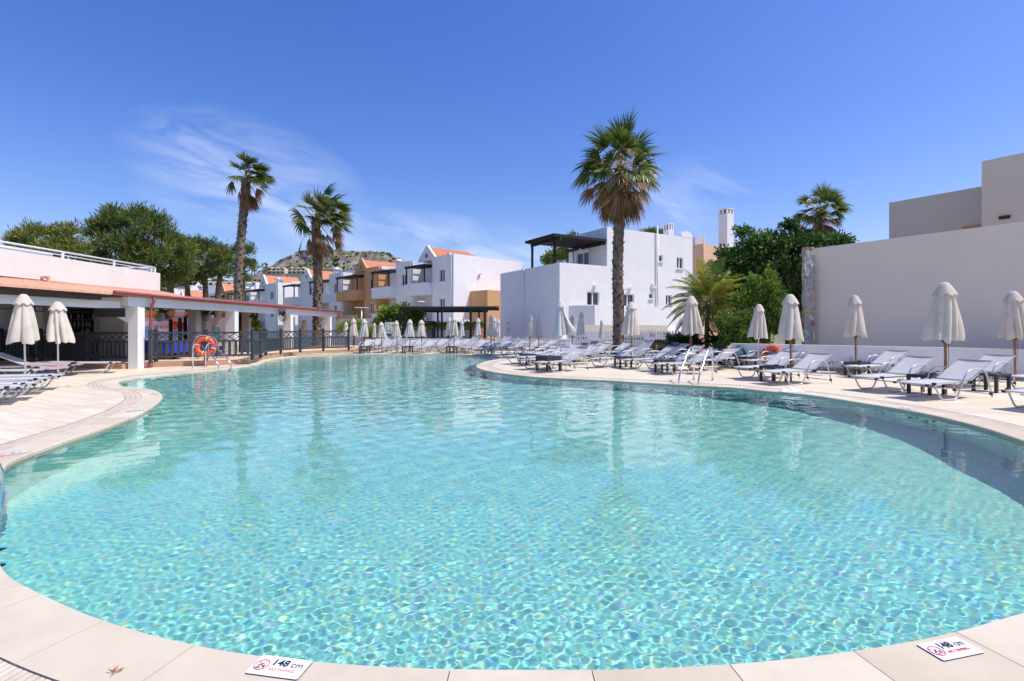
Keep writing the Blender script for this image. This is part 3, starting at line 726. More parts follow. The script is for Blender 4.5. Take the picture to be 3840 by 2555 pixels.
# ---------------------------------------------------------------- side tables
TB = None
def table(p, label, rz=0, sc=1):
    global TB
    if TB is None: TB = make_table(); t = TB
    else: t = dup(TB)
    t.location = (p.x, p.y, 0); t.rotation_euler[2] = R(rz); t['label'] = label; t['group'] = 'black side tables between loungers'; t.scale = (sc, sc, 1); return t
def tpx(x, y): q = at(x, y, .41); return Vector((q.x, q.y, 0))
ash = mat('ashtray_black', srgb(20, 20, 22), .35, .1)
for (x, y, lb, rz, a) in [(9.12, 11.13, 'black side table under the largest wooden pole parasol', 17, 1), (7.1, 13.72, 'black side table at the wooden pole before the stone pier', 20, 1), (10.5, 15.38, 'black side table by the thin parasol of the beige wall', 20, 1), (8.3, 17.95, 'black side table below the lifebuoy at the white pole', 22, 0),
 (4.95, 16.38, 'black side table behind the right steel ladder', 12, 0), (4.02, 18.3, 'black side table at the wooden pole right of the palm', 14, 0), (.62, 20.02, 'small black side table at the flat loungers of the tongue', 34, 0), (10.9, 11.5, 'black side table at the frame edge by the wall', 18, 0)]:
    p = Vector((x, y, 0)); table(p, lb, rz)
    if a: m = MB(); m.lathe([(.055, 0), (.06, .035), (.045, .035), (.04, .012)], 14, (p.x + .06, p.y - .02, .421)); tag(m.build('ashtray', ash), 'round black ashtray on the %s' % lb.replace('black side table ', 'table '), 'ashtray', 'ashtrays on side tables')
for x, lb in [(1366, 'black side table at the water edge, nearest the dark fence end'), (1528, 'black side table at the far water edge, right of the far ladder'), (1694, 'black side table at the far water edge under the close parasol pair'), (1824, 'black side table at the far water edge under the group of three parasols')]:
    table(Vector(((x - CCX) / CF * 28.5, 28.5, 0)), lb, 30)
bt = make_table(.62, .5, .17, False); bt.location = (1.24, 17.22, 0); bt.rotation_euler[2] = R(34); tag(bt, 'deep dark grey box table on the deck tongue between two loungers')
# ---------------------------------------------------------------- ladders
def ladder(f1, f2, w1, w2, label, apex=.9, drop=False):
    a, b, c, d = at(*f1), at(*f2), at(*w1), at(*w2); o = (a + b) / 2; e = (c + d) / 2
    dirv = e - o; dirv.z = 0; yaw = math.atan2(dirv.y, dirv.x)
    t = make_ladder(max(.75, min(dirv.length, 1.25)), apex, .25); t.location = (o.x, o.y, .0); t.rotation_euler[2] = yaw; t['label'] = label; t['group'] = 'steel pool ladders'
    return t
ladder((727, 1381), (768, 1379), (828, 1385), (868, 1382.7), 'steel pool ladder in front of the orange lifebuoy on the fence')
ladder((2596.7, 1425), (2678, 1428.7), (2528, 1444), (2611, 1447), 'tall steel pool ladder in front of the right rows of loungers', .93)
ladder((1949, 1325), (1973, 1322), (1863.5, 1350.6), (1876, 1346), 'steel pool ladder at the tip of the rounded deck tongue', .95)
t = ladder((1503, 1322), (1512, 1321), (1489, 1332), (1495, 1331), 'slim steel pool ladder at the far edge of the pool', .95)
t = make_ladder(.9, .72, .24); t.location = (-5.3, 3.97, 0); t.rotation_euler[2] = R(43); tag(t, 'steel pool ladder cut off by the frame at the lower left', group='steel pool ladders')
# ---------------------------------------------------------------- depth signs lying on the coping
sign_w = mat('sign_white', srgb(244, 244, 246), .35, .03); ink = mat('sign_ink', srgb(40, 42, 62), .5, .05); red = mat('sign_red', srgb(226, 84, 88), .5, .05); sedge = mat('sign_edge', srgb(70, 60, 120), .5, .1)
def text(body, size, m, parent, loc, rot=(0, 0, 0), bold=0.0, name='lettering', ext=.0006, align='LEFT'):
    c = bpy.data.curves.new(name, 'FONT'); c.body = body; c.size = size; c.extrude = ext; c.offset = bold; c.align_x = align; c.resolution_u = 3
    o = bpy.data.objects.new(name, c); dg = None; COL.objects.link(o); bpy.context.view_layer.update()
    me = bpy.data.meshes.new_from_object(o.evaluated_get(bpy.context.evaluated_depsgraph_get())); COL.objects.unlink(o); bpy.data.objects.remove(o)
    me.materials.clear(); me.materials.append(m); o2 = bpy.data.objects.new(name, me); COL.objects.link(o2); o2.location = loc; o2.rotation_euler = rot
    if parent is not None: o2.parent = parent
    return o2
def depth_sign(loc, rz, label):
    t = thing('depth_sign', label, 'sign', loc, rz, 'no diving depth signs on the coping')
    m = MB(); w, h, r = .24, .118, .008; poly = []
    for cx0, cy0, a0 in ((w / 2 - r, h / 2 - r, 0), (-w / 2 + r, h / 2 - r, 90), (-w / 2 + r, -h / 2 + r, 180), (w / 2 - r, -h / 2 + r, 270)):
        for k in range(5): a = R(a0 + 22.5 * k); poly.append((cx0 + r * math.cos(a), cy0 + r * math.sin(a)))
    m.prism(poly, 0, .004, top=False); m.cur = 1; m.add([(x, y, .004) for x, y in poly], [tuple(range(len(poly)))]); m.build('plate', [sedge, sign_w], t)
    z = .0052
    text('148', .052, ink, t, (-.045, .004, z), bold=.0013); text('cm', .046, ink, t, (.045, .004, z)); text('NO DIVING', .0235, red, t, (-.04, -.028, z))
    m = MB(); m.torus((-.082, -.002, z), .031, .0022, (0, 0, 1), 36, 6); a = Vector((-.082, -.002, z)); m.bar(a + Vector((-.021, .021, 0)), a + Vector((.021, -.021, 0)), .004, .001)
    m.cur = 1
    m.extrude([a + Vector(v) for v in ((-.018, -.006, -.0004), (-.004, .004, -.0004), (.004, .014, -.0004), (.007, .012, -.0004), (.001, .0, -.0004), (-.012, -.01, -.0004))], (0, 0, .0007))
    m.extrude([a + Vector(v) for v in ((.007, -.002, -.0004), (.018, .002, -.0004), (.018, -.014, -.0004), (.012, -.016, -.0004), (.007, -.012, -.0004))], (0, 0, .0007))
    for k in range(3): m.bar(a + Vector((-.02, -.014 - .004 * k, 0)), a + Vector((.004, -.014 - .004 * k, 0)), .0012, .0006)
    m.build('pictogram', [red, ink], t); return t
def sgn(x, y, tx, ty, label):
    p = at(x, y); q = at(tx, ty); d = q - p
    return depth_sign((p.x, p.y, .002), math.atan2(d.y, d.x), label)
sgn(1048, 2506, 1148, 2519, 'white 148 cm no diving sign lying nearest the camera, left of centre')
sgn(3563, 2436, 3640, 2420.5, 'white 148 cm no diving sign on the coping at the lower right')
sgn(45, 1703, 110, 1693, 'white depth sign on the left coping beside the cut off ladder')
sgn(505, 1541, 560, 1536, 'small looking white depth sign on the left coping bend')
sgn(580, 1479.5, 604, 1484, 'white depth sign at the outermost tip of the left coping bulge')
sgn(3400, 1534, 3440, 1541, 'white depth sign on the coping in front of the right loungers')

rc = random.Random(8); vs = []; cp_ = at(2968, 1469); NX, NY = 15, 8
for j in range(NY):
    for i in range(NX):
        u, v = i / (NX - 1) - .5, j / (NY - 1) - .5; e_ = max(0, 1 - (abs(u) * 2) ** 3) * max(0, 1 - (abs(v) * 2) ** 3); vs.append(cp_ + Vector((u * .55 + rc.uniform(-.015, .015), v * .26 + rc.uniform(-.015, .015), .006 + e_ * (.05 + rc.uniform(-.03, .06)))))
m = MB(); m.add(vs, [(j * NX + i, j * NX + i + 1, (j + 1) * NX + i + 1, (j + 1) * NX + i) for j in range(NY - 1) for i in range(NX - 1)]); o = m.build('crumpled_cloth', mat('white_cloth', srgb(238, 238, 240), .8, .04, transl=.15), recalc=False); tag(o, 'crumpled white cloth left on the coping before the right loungers', 'cloth'); sb_ = o.modifiers.new('s', 'SUBSURF'); sb_.levels = sb_.render_levels = 1
# ================================================================ bar building on the left
white_r = mat('white_render', srgb(238, 236, 234), .9, .05, 1.2, .3, 25, col2=srgb(230, 228, 227))
pink_r = mat('pinkish_render', srgb(228, 221, 215), .9, .05, 1.2, .3, 25, col2=srgb(220, 212, 206))
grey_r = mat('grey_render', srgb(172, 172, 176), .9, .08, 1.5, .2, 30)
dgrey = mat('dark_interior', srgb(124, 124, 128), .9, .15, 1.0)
terra = mat('terracotta_tile', srgb(222, 178, 150), .8, .15, 5, .3, 14, col2=srgb(206, 156, 126))
timber = mat('weathered_timber', srgb(92, 66, 50), .85, .4, 2, .5, 20, col2=srgb(52, 40, 36), stretch=(1, .3, 3))
gutter_m = mat('maroon_gutter', srgb(158, 70, 76), .4, .12, 3)
fence_m = mat('charcoal_paint', srgb(76, 77, 82), .65, .25, 6, .3, 30, col2=srgb(54, 55, 60))
floor_t = mat('terrace_tile', srgb(216, 190, 164), .7, .1, 1.5)
kerb_m = mat('kerb_stone_tile', srgb(188, 148, 116), .75, .15, 3)
blk = mat('black_metal', srgb(22, 22, 25), .45, .2)
glassd = mat('dark_glass', srgb(26, 30, 38), .08, .3, 1.5, spec=.8)
TZ = .175
WDIR = Vector((.055, .998, 0)).normalized(); WN = Vector((WDIR.y, -WDIR.x, 0))
B0 = Vector((-13.28, 18.0, 0))
def bp(s, n, z): p = B0 + WDIR * s + WN * n; return Vector((p.x, p.y, z))
# raised terrace
OUTT = []
for x, y in [(930, 1366), (964, 1357), (985, 1350), (1010, 1345), (1060, 1339), (1091, 1334), (1130, 1329.5), (1187, 1326.5), (1250, 1324.6), (1318, 1323)]:
    p = at(x, y); OUTT.append((p.x - .02, p.y + .12))
TER = [(-30, 21.5), (-21, 19.6), (-13.7, 17.75)] + [tuple(at(x, y)[:2]) for x, y in [(560, 1378.2), (690, 1374), (820, 1371)]] + OUTT + [(-8.6, 36), (-30, 40)]
m = MB(); m.prism(TER, -.12, TZ); m.mi[-2] = 1; ter = m.build('terrace_floor', [kerb_m, floor_t], recalc=True); tag(ter, 'raised tiled terrace of the pool bar with a stone kerb', 'terrace', kind='structure')
bar = thing('pool_bar', 'open white pool bar with orange tiled eave, maroon gutter and grey pillars', 'bar building', (B0.x, B0.y, 0))
def bb(name, m, mats, **k): return W(m, bar).build(name, mats, bar, **k)
S0, S1 = -7.5, 17.6
EZ, RZ, RN = 2.57, 2.93, -1.45
# roof slope with rows of tile ribs
SM = 3.0; RZ2 = 2.72
m = MB(); m.extrude([bp(S0, .16, EZ + .03), bp(S0, RN, RZ + .02), bp(S0, RN, RZ - .06), bp(S0, .16, EZ - .03)], WDIR * (SM - S0)); m.extrude([bp(SM, .16, EZ + .03), bp(SM, RN, RZ2 + .02), bp(SM, RN, RZ2 - .06), bp(SM, .16, EZ - .03)], WDIR * (S1 + .5 - SM))
k = S0
while k < S1 + .4:
    m.smooth = True; m.bar(bp(k, .15, EZ + .034), bp(k, RN + .02, (RZ if k < SM else RZ2) + .03), .11, .03); m.smooth = False; k += .21
bb('tiled_eave', m, terra)
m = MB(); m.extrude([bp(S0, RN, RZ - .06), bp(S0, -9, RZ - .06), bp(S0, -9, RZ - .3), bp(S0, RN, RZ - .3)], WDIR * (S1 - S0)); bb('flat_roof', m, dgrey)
# parapet of the roof terrace
pe = -14.62; m = MB(); m.box((pe - .12, 14.2, 3.33), (.24, 13.6, .78)); m.box((pe - 3.6, 20.88, 3.33), (6.7, .24, .778)); bb('parapet', m, pink_r)
def railing(pts, z0, h, name, parent):
    a, b = Vector(pts[0]), Vector(pts[1]); L = (b - a).length; d = (b - a).normalized(); n = max(1, round(L / 2.2))
    m = MB(); m.tube([a + Vector((0, 0, z0 + h)), b + Vector((0, 0, z0 + h))], .03, 8); W(m, parent).build('top_rail', white_pole, parent)
    m = MB(); m.tube([a + Vector((0, 0, z0 + h * .5)), b + Vector((0, 0, z0 + h * .5))], .018, 6); W(m, parent).build('mid_rail', white_pole, parent)
    for k in range(n + 1):
        p = a + d * L * k / n; m = MB(); m.box((p.x, p.y, z0 + h / 2), (.05, .07, h)); W(m, parent).build('rail_post', white_pole, parent)
rl = thing('roof_railing', 'white two rail railing along the top of the bar parapet', 'railing', (pe - .12, 14, 3.72)); railing([(pe - .12, 8, 0), (pe - .12, 20.85, 0)], 3.72, .22, 'rail', rl)
rl = thing('roof_railing', 'white railing running back from the parapet corner across the bar roof', 'railing', (pe - .2, 20.9, 3.72)); railing([(pe - .3, 20.9, 0), (pe - 6.5, 20.9, 0)], 3.72, .22, 'rail', rl)
m = MB(); m.tube([(pe - .35, 8.0, 3.74), (pe - .35, 16.35, 3.74)], .14, 12); tag(m.build('rolled_awning', white_r), 'rolled white awning tube lying on the bar roof edge', 'awning')
# fascia beams
m = MB(); m.bar(bp(-.55, -.05, EZ - .2), bp(S1, -.05, EZ - .2), .22, .32); bb('fascia_beam', m, white_r)
m = MB(); m.bar(bp(S0, -.02, EZ - .12), bp(-1.6, -.02, EZ - .12), .14, .2); bb('timber_fascia', m, timber)
m = MB(); m.bar(bp(S0, -.28, EZ - .34), bp(-.6, -.28, EZ - .34), .2, .24); bb('inner_beam', m, white_r)
# gutter and downpipes
gt = MB(); gt.tube([bp(-1.35, .26, EZ + .06), bp(S1 + .55, .26, EZ + .03)], .062, 10)
for k in np.arange(-1.0, S1, 1.0): gt.tube([bp(k, .26, EZ + .06 - .03 * (k + 1.35) / 19), bp(k + .05, .26, EZ + .06 - .03 * (k + 1.35) / 19)], .068, 10)
bb('gutter', gt, gutter_m)
def downpipe(s, n0):
    m = MB(); m.tube(round_path([bp(s, .24, EZ - .02), bp(s, .24, EZ - .16), bp(s - .05, n0, EZ - .42), bp(s - .05, n0, .12), bp(s - .1, n0 + .06, .05)], .08, 4), .052, 10)
    for z in (.35, 1.1, 1.9): m.tube([bp(s - .05, n0, z), bp(s - .05, n0, z + .05)], .062, 10)
    bb('downpipe', m, gutter_m)
downpipe(.38, .17); downpipe(S1 - .2, .12)
# columns
for s, wd in ((0, .34), (5.6, .42), (10.9, .4), (16.3, .4)):
    m = MB(); c = bp(s, -.1, 0); m.box((c.x, c.y, (EZ - .36 + (0 if s == 0 else TZ)) / 2), (wd, .34, EZ - .36 - (0 if s == 0 else TZ)), 0)
    if s == 0: m.extrude([(c.x - wd / 2, c.y - .172, EZ - .37), (c.x - wd / 2 - 1.15, c.y - .172, EZ - .37), (c.x - wd / 2 - 1.15, c.y - .172, EZ - .42), (c.x - wd / 2 - .85, c.y - .172, EZ - .5), (c.x - wd / 2, c.y - .172, EZ - .95)], (0, .335, 0)); m.box((c.x - wd / 2 - .52, c.y, EZ - .21), (1.4, .33, .31))
    bb('column', m, white_r)
# interior: back wall, ceiling, grey pillars, counter, shelves
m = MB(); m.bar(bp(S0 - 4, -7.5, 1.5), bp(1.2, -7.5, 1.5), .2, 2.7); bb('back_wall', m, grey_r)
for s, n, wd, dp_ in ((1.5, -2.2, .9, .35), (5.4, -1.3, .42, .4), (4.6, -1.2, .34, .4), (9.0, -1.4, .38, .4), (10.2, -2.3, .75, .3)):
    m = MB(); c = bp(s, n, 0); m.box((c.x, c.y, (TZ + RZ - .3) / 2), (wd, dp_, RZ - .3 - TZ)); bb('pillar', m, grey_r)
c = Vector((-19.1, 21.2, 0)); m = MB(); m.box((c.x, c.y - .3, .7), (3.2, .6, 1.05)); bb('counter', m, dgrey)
m = MB(); m.box((c.x, c.y + 1.5, 1.45), (4.6, .08, 2.6)); bb('shelf_back', m, mat('bar_back_panel', srgb(30, 28, 28), .6, .2))
XX = lambda x, d: (x - CCX) / CF * d
for x0, x1, d_, z1, mt_ in ((-330, 130, 20.4, 2.62, grey_r), (130, 146, 20.6, 2.62, blk), (146, 173, 20.3, 2.62, white_r), (173, 204, 20.4, 2.62, grey_r), (364, 428, 20.5, 2.62, grey_r)):
    m = MB(); m.box(((XX(x0, d_) + XX(x1, d_)) / 2, d_, (TZ + z1) / 2), (XX(x1, d_) - XX(x0, d_), .3, z1 - TZ)); bb('wall_panel', m, mt_)
m = MB(); m.box(((XX(204, 20.4) + XX(364, 20.4)) / 2, 20.45, 2.42), (XX(364, 20.4) - XX(204, 20.4) - .01, .26, .4)); bb('roller_shutter', m, mat('grey_shutter', srgb(96, 98, 104), .5, .1))
for kz in range(4):
    m = MB(); m.box((c.x - .1, c.y + 1.32, 1.16 + .33 * kz), (2.8, .24, .03)); bb('shelf', m, mat('shelf_wood', srgb(120, 112, 108), .6, .2))
bc = [mat('bottle_green', srgb(60, 90, 50), .15, .1), mat('bottle_clear', srgb(190, 200, 200), .12, .1), mat('bottle_amber', srgb(150, 90, 40), .15, .1), mat('bottle_label_white', srgb(225, 222, 215), .5, .1)]
bp0 = None; protos = []
for b_ in bc:
    m = MB(); m.lathe([(.034, 0), (.036, .02), (.036, .16), (.014, .21), (.012, .27), (.014, .275)], 9); o = m.mesh('bottle', b_); protos.append(o)
for kz in range(3):
    for q in range(16):
        if random.random() < .12: continue
        o = bpy.data.objects.new('bottle', protos[random.randrange(4)]); COL.objects.link(o); o.location = (c.x - 1.35 + q * .165 + random.uniform(-.02, .02), c.y + 1.3, 1.176 + .33 * kz)
        tag(o, 'small bottle standing on the shelves behind the bar counter', 'bottle', 'bottles behind the bar')
# dark flat screen under the haunch
m = MB(); q = at(415, 1150, 1.5); sc_ = bp(-1.0, -.12, 1.98); m.box((sc_.x, sc_.y - .1, 1.96), (1.0, .06, .3)); tag(m.build('screen', blk), 'dark flat panel hanging under the white beam left of the bar column', 'screen')
# lamps and fans
lampm = mat('lamp_black', srgb(28, 28, 30), .4, .1)
for s, n, z, lb in ((1.3, -1.95, 2.2, 'black box lamp on the first grey pillar'), (1.75, -1.95, 2.2, 'black box lamp beside the first grey pillar lamp'), (5.15, -1.05, 2.2, 'black box lamp on the paired grey pillar'), (5.6, -1.05, 2.2, 'black box lamp on the right side of the paired grey pillar'), (8.9, -1.15, 2.15, 'black box lamp on the grey pillar behind the second white column'), (9.4, -1.15, 2.15, 'black box lamp right of the one behind the second white column')):
    p = bp(s, n, z); m = MB(); m.box((0, 0, 0), (.17, .1, .3)); m.cur = 1; m.box((0, -.055, .02), (.07, .02, .1)); o = m.build('wall_lamp', [lampm, white_r]); o.location = p; tag(o, lb, 'wall lamp', 'black wall lamps of the bar')
def fan(p, face, label):
    t = thing('wall_fan', label, 'fan', p); ax = Vector(face).normalized(); M = Vector((0, 0, 1)).rotation_difference(ax).to_matrix(); r = .36
    m = MB()
    for rr, z in ((r, 0), (r * .97, .05), (r * .97, -.05), (r * .55, .085), (r * .55, -.085), (.08, .1)): m.torus(M @ Vector((0, 0, z)), rr, .006, ax, 28, 5)
    for k in range(28):
        a = 2 * math.pi * k / 28
        for sg in (1, -1): m.tube([M @ Vector((rr * math.cos(a), rr * math.sin(a), z * sg)) for rr, z in ((.07, .1), (r * .55, .085), (r * .9, .06), (r, 0))], .0028, 3, False)
    m.build('cage', blk, t)
    for k in range(3):
        m = MB(); vs = []
        for i in range(5):
            for j in range(4):
                rr = .07 + .25 * i / 4; a = 2 * math.pi * k / 3 + (j / 3 - .5) * (.5 + .5 * i / 4); vs.append(M @ Vector((rr * math.cos(a), rr * math.sin(a), (j / 3 - .5) * .06)))
        m.smooth = True; m.add(vs, [(i * 4 + j, (i + 1) * 4 + j, (i + 1) * 4 + j + 1, i * 4 + j + 1) for i in range(4) for j in range(3)]); m.build('blade', mat('fan_blade_grey', srgb(60, 62, 66), .4, .1), t, recalc=False)
    m = MB(); m.lathe([(.05, -.14), (.075, -.1), (.075, .0), (.03, .03)], 12, (0, 0, 0), ax); m.build('motor', blk, t)
    m = MB(); m.tube(round_path([M @ Vector((0, 0, -.12)), M @ Vector((0, 0, -.18)) + Vector((0, 0, .1)), M @ Vector((0, 0, -.2)) + Vector((-.05, .05, .42))], .06, 3), .022, 7); m.build('bracket', blk, t)
fan(dp(20, 1115, 15.0), (.5, -.8, -.1), 'black wall fan cut by the left frame edge under the bar eave')
fan(dp(148, 1126, 15.6), (.75, -.65, -.15), 'black wall fan between the two sunlit parasols')
fan(dp(622, 1170, 20.5), (.9, -.3, -.2), 'black wall fan under the bar roof right of the first column')
fan(dp(768, 1175, 22.5), (-.6, -.7, -.1), 'black wall fan beside the paired grey pillar')
fan(dp(1058, 1182, 27.5), (-.6, -.75, -.1), 'black wall fan left of the third white column')
m = MB(); p = dp(600, 1192, 19.6); m.lathe([(.0, -.015), (.16, -.012), (.17, 0), (.16, .012), (.0, .015)], 24, p, (.3, -1, 0)); 
tag(m.build('wall_clock', mat('clock_grey', srgb(130, 132, 138), .5, .1)), 'round grey wall ornament on the first grey pillar of the bar', 'wall ornament')
m = MB(); p = bp(-4.2, -.02, EZ + .35); m.box((pe + .12, p.y + 1.9, 3.02), (.22, .1, .06)); m.box((pe + .2, p.y + 1.9, 2.94), (.05, .08, .18)); tag(m.build('roof_spout', terra), 'small orange spout sticking out of the bar parapet', 'spout')
# ---------------------------------------------------------------- terrace fence
def fence_run(pts, label, wide=True, pick=.145, pw=.085, skip=0):
    t = thing('terrace_fence', label, 'fence', (pts[0][0], pts[0][1], TZ), 0, 'charcoal fences round the bar terrace'); H = 1.13
    for i, p in enumerate(pts):
        if i < skip: continue
        m = MB(); m.box((p[0], p[1], TZ + (H + .07) / 2), (.1, .1, H + .07)); m.add([(p[0] + sx * .06, p[1] + sy * .06, TZ + H + .07) for sx, sy in ((-1, -1), (1, -1), (1, 1), (-1, 1))] + [(p[0], p[1], TZ + H + .14)], [(0, 1, 4), (1, 2, 4), (2, 3, 4), (3, 0, 4), (3, 2, 1, 0)]); W(m, t).build('post', fence_m, t)
    for a, b in zip(pts, pts[1:]):
        a = Vector((a[0], a[1], 0)); b = Vector((b[0], b[1], 0)); d = (b - a).normalized(); a += d * .05; b -= d * .05; L = (b - a).length; m = MB(); Z = lambda p, z: Vector((p.x, p.y, TZ + z))
        for z, h in ((H - .04, .07), (H - .36, .07), (.2, .08)): m.bar(Z(a, z), Z(b, z), .05, h)
        W(m, t).build('rail', fence_m, t)
        n = max(1, round(L / .3)); m = MB()
        for k in range(n):
            p, q = a + d * L * k / n, a + d * L * (k + 1) / n; m.bar(Z(p, H - .33), Z(q, H - .07), .022, .03); m.bar(Z(p, H - .07) + Vector((.018, -.018, 0)), Z(q, H - .33) + Vector((.018, -.018, 0)), .02, .03)
        W(m, t).build('lattice', fence_m, t)
        n = max(1, round(L / pick)); m = MB()
        for k in range(n):
            p = a + d * L * (k + .5) / n; m.bar(Z(p, .23), Z(p, H - .38), pw, .02, up=(-d.y, d.x, 0))
        W(m, t).build('picket_panel', fence_m, t)
    return t
g2 = lambda x, y: tuple(at(x, y, TZ)[:2])
fence_run([(-22, 20.2), (-19.9, 19.7), (-17.9, 19.2), (-15.7, 18.7), (-13.75, 18.25)], 'charcoal picket fence left of the white bar column', pick=.19, pw=.1)
pA, pB, pC = g2(585, 1358.4), g2(772, 1354.6), g2(946.4, 1350)
fence_run([(-12.98, 18.15), pA, pB, pC], 'charcoal picket fence with lattice top carrying the left lifebuoy', pick=.2, pw=.1)
fence_run([pC, g2(977, 1342.8), g2(997, 1333.5), g2(1053, 1326.5), g2(1126, 1322), g2(1212.5, 1317.7), g2(1307.5, 1315)], 'charcoal slatted fence curving along the far pool edge', pick=.11, pw=.06, skip=1)
make_buoy(Vector(((772 - CCX) / CF * 19.2 + .02, 19.12, CH - (1299 - CHZ) / CF * 19.2)), (.25, -1, .05), 'orange lifebuoy hanging on the charcoal fence by the left ladder')
# blue covered tables, stools and what is beyond the bar
bluec = mat('blue_tablecloth', srgb(36, 66, 190), .7, .12, 3, .3, 30)
def cloth_table(x, d, wpx, label):
    w_ = wpx * d / CF; t = thing('cloth_table', label, 'table', ((x - CCX) / CF * d, d, TZ), 0, 'blue covered bar tables'); m = MB(); m.smooth = False; SEG = 28; vs = []
    for i in range(4):
        for k in range(SEG):
            a = 2 * math.pi * k / SEG; f = max(abs(math.cos(a)), abs(math.sin(a))); r = w_ / 2 / f * (1 + (.03 * math.sin(k * 1.9) if i > 0 else 0) * i)
            r2 = .4 / f * (1 + (.03 * math.sin(k * 1.9) if i > 0 else 0) * i); vs.append((r * math.cos(a), r2 * math.sin(a), .76 - .16 * i))
    m.add(vs, [(i * SEG + k, (i + 1) * SEG + k, (i + 1) * SEG + (k + 1) % SEG, i * SEG + (k + 1) % SEG) for i in range(3) for k in range(SEG)] + [tuple(range(SEG))]); m.build('tablecloth', bluec, t)
    m = MB(); m.lathe([(.22, 0), (.2, .03), (.035, .05), (.035, .72)], 12); m.build('pedestal', blk, t)
cloth_table(425, 20.3, 120, 'blue covered table left of the white bar column'); cloth_table(520, 20.6, 90, 'blue covered table directly behind the white bar column'); cloth_table(585, 20.4, 70, 'blue covered table behind the fence post right of the column'); cloth_table(655, 20.6, 60, 'blue covered table just left of the lifebuoy fence part')
stw = mat('bleached_wood', srgb(196, 184, 170), .7, .15)
def stool(x, d, label):
    t = thing('bar_stool', label, 'stool', ((x - CCX) / CF * d, d, TZ), random.uniform(0, 1), 'pale wooden bar stools'); m = MB(); m.box((0, 0, .73), (.36, .36, .04)); m.build('seat', stw, t)
    for sx in (-1, 1):
        for sy in (-1, 1): m = MB(); m.bar((sx * .15, sy * .15, .71), (sx * .21, sy * .21, 0), .035); m.build('leg', stw, t)
    m = MB(); m.bar((-.19, .17, .3), (.19, -.17, .3), .03); m.bar((-.19, -.17, .33), (.19, .17, .33), .03); m.build('cross_rung', stw, t)
for x, d, lb in ((765, 21, 'pale wooden stool seen through the ring of the left lifebuoy'), (835, 21.2, 'pale wooden stool behind the fence right of the lifebuoy'), (868, 21.8, 'pale wooden stool beside the second white bar column')): stool(x, d, lb)
# ================================================================ buildings
orange_r = mat('orange_render', srgb(214, 166, 118), .9, .06, 1.2, .3, 25, col2=srgb(204, 154, 106))
peach_r = mat('peach_render', srgb(232, 190, 158), .9, .06, 1.2, .3, 25, col2=srgb(222, 178, 146))
beige_r = mat('beige_render', srgb(238, 223, 203), .9, .09, .5, .35, 35, col2=srgb(230, 215, 198))
taupe_r = mat('taupe_render', srgb(222, 206, 188), .9, .08, .5, .35, 35, col2=srgb(216, 200, 185))
frame_w = mat('window_frame_white', srgb(236, 236, 238), .45, .04)
black_w = mat('black_stained_wood', srgb(30, 27, 27), .7, .3, 4, .3, 20)
green_roof = mat('roof_tile_orange', srgb(216, 148, 112), .8, .2, 8, .3, 14, col2=srgb(194, 122, 88))
def hitx(x, P, u):
    r = (x - CCX) / CF; return (r * P.y - P.x) / (u.x - r * u.y)
def zat(y, d): return CH - (y - CHZ) / CF * d
def V2(x, y): return Vector((x, y, 0))
def panel(m, O, u, n, s0, s1, z0, z1, holes, th=.25):
    """wall panel facing n, from s0 to s1 along u, with rectangular openings (a, b, za, zb)"""
    ss = sorted({s0, s1, *[h[0] for h in holes], *[h[1] for h in holes]}); zz = sorted({z0, z1, *[h[2] for h in holes], *[h[3] for h in holes]})
    for a, b in zip(ss, ss[1:]):
        runs = []
        for c, d in zip(zz, zz[1:]):
            if any(h[0] - 1e-6 <= a and b <= h[1] + 1e-6 and h[2] - 1e-6 <= c and d <= h[3] + 1e-6 for h in holes): continue
            if runs and abs(runs[-1][1] - c) < 1e-6: runs[-1][1] = d
            else: runs.append([c, d])
        for c, d in runs:
            P = [O + u * a, O + u * b, O + u * b - n * th, O + u * a - n * th]; m.prism([(q.x, q.y) for q in P], c, d)
def window(parent, O, u, n, a, b, c, d, sashes=2, rec=.12, glass=None, sill=True, name='window'):
    m = MB(); Q = lambda s, z, k=0.0: Vector((*(O + u * s - n * (rec + k)).xy, z)); w_ = .06
    for s in (a + w_ / 2, b - w_ / 2): m.bar(Q(s, c), Q(s, d), .06, w_, up=u)
    for z in (c + w_ / 2, d - w_ / 2): m.bar(Q(a + w_, z), Q(b - w_, z), .06, w_)
    for k in range(1, sashes): s = a + (b - a) * k / sashes; m.bar(Q(s, c + w_), Q(s, d - w_), .07, .08, up=u)
    if sill: m.bar(Q(a - .04, c - .03, -rec - .04), Q(b + .04, c - .03, -rec - .04), .14, .05)
    f = W(m, parent).build(name, frame_w, parent)
    m = MB(); m.prism([(q.x, q.y) for q in (Q(a + .02, c, .03), Q(b - .02, c, .03), Q(b - .02, c, .05), Q(a + .02, c, .05))], c + .02, d - .02); W(m, parent).build('pane', glass or glassd, f)
    return f
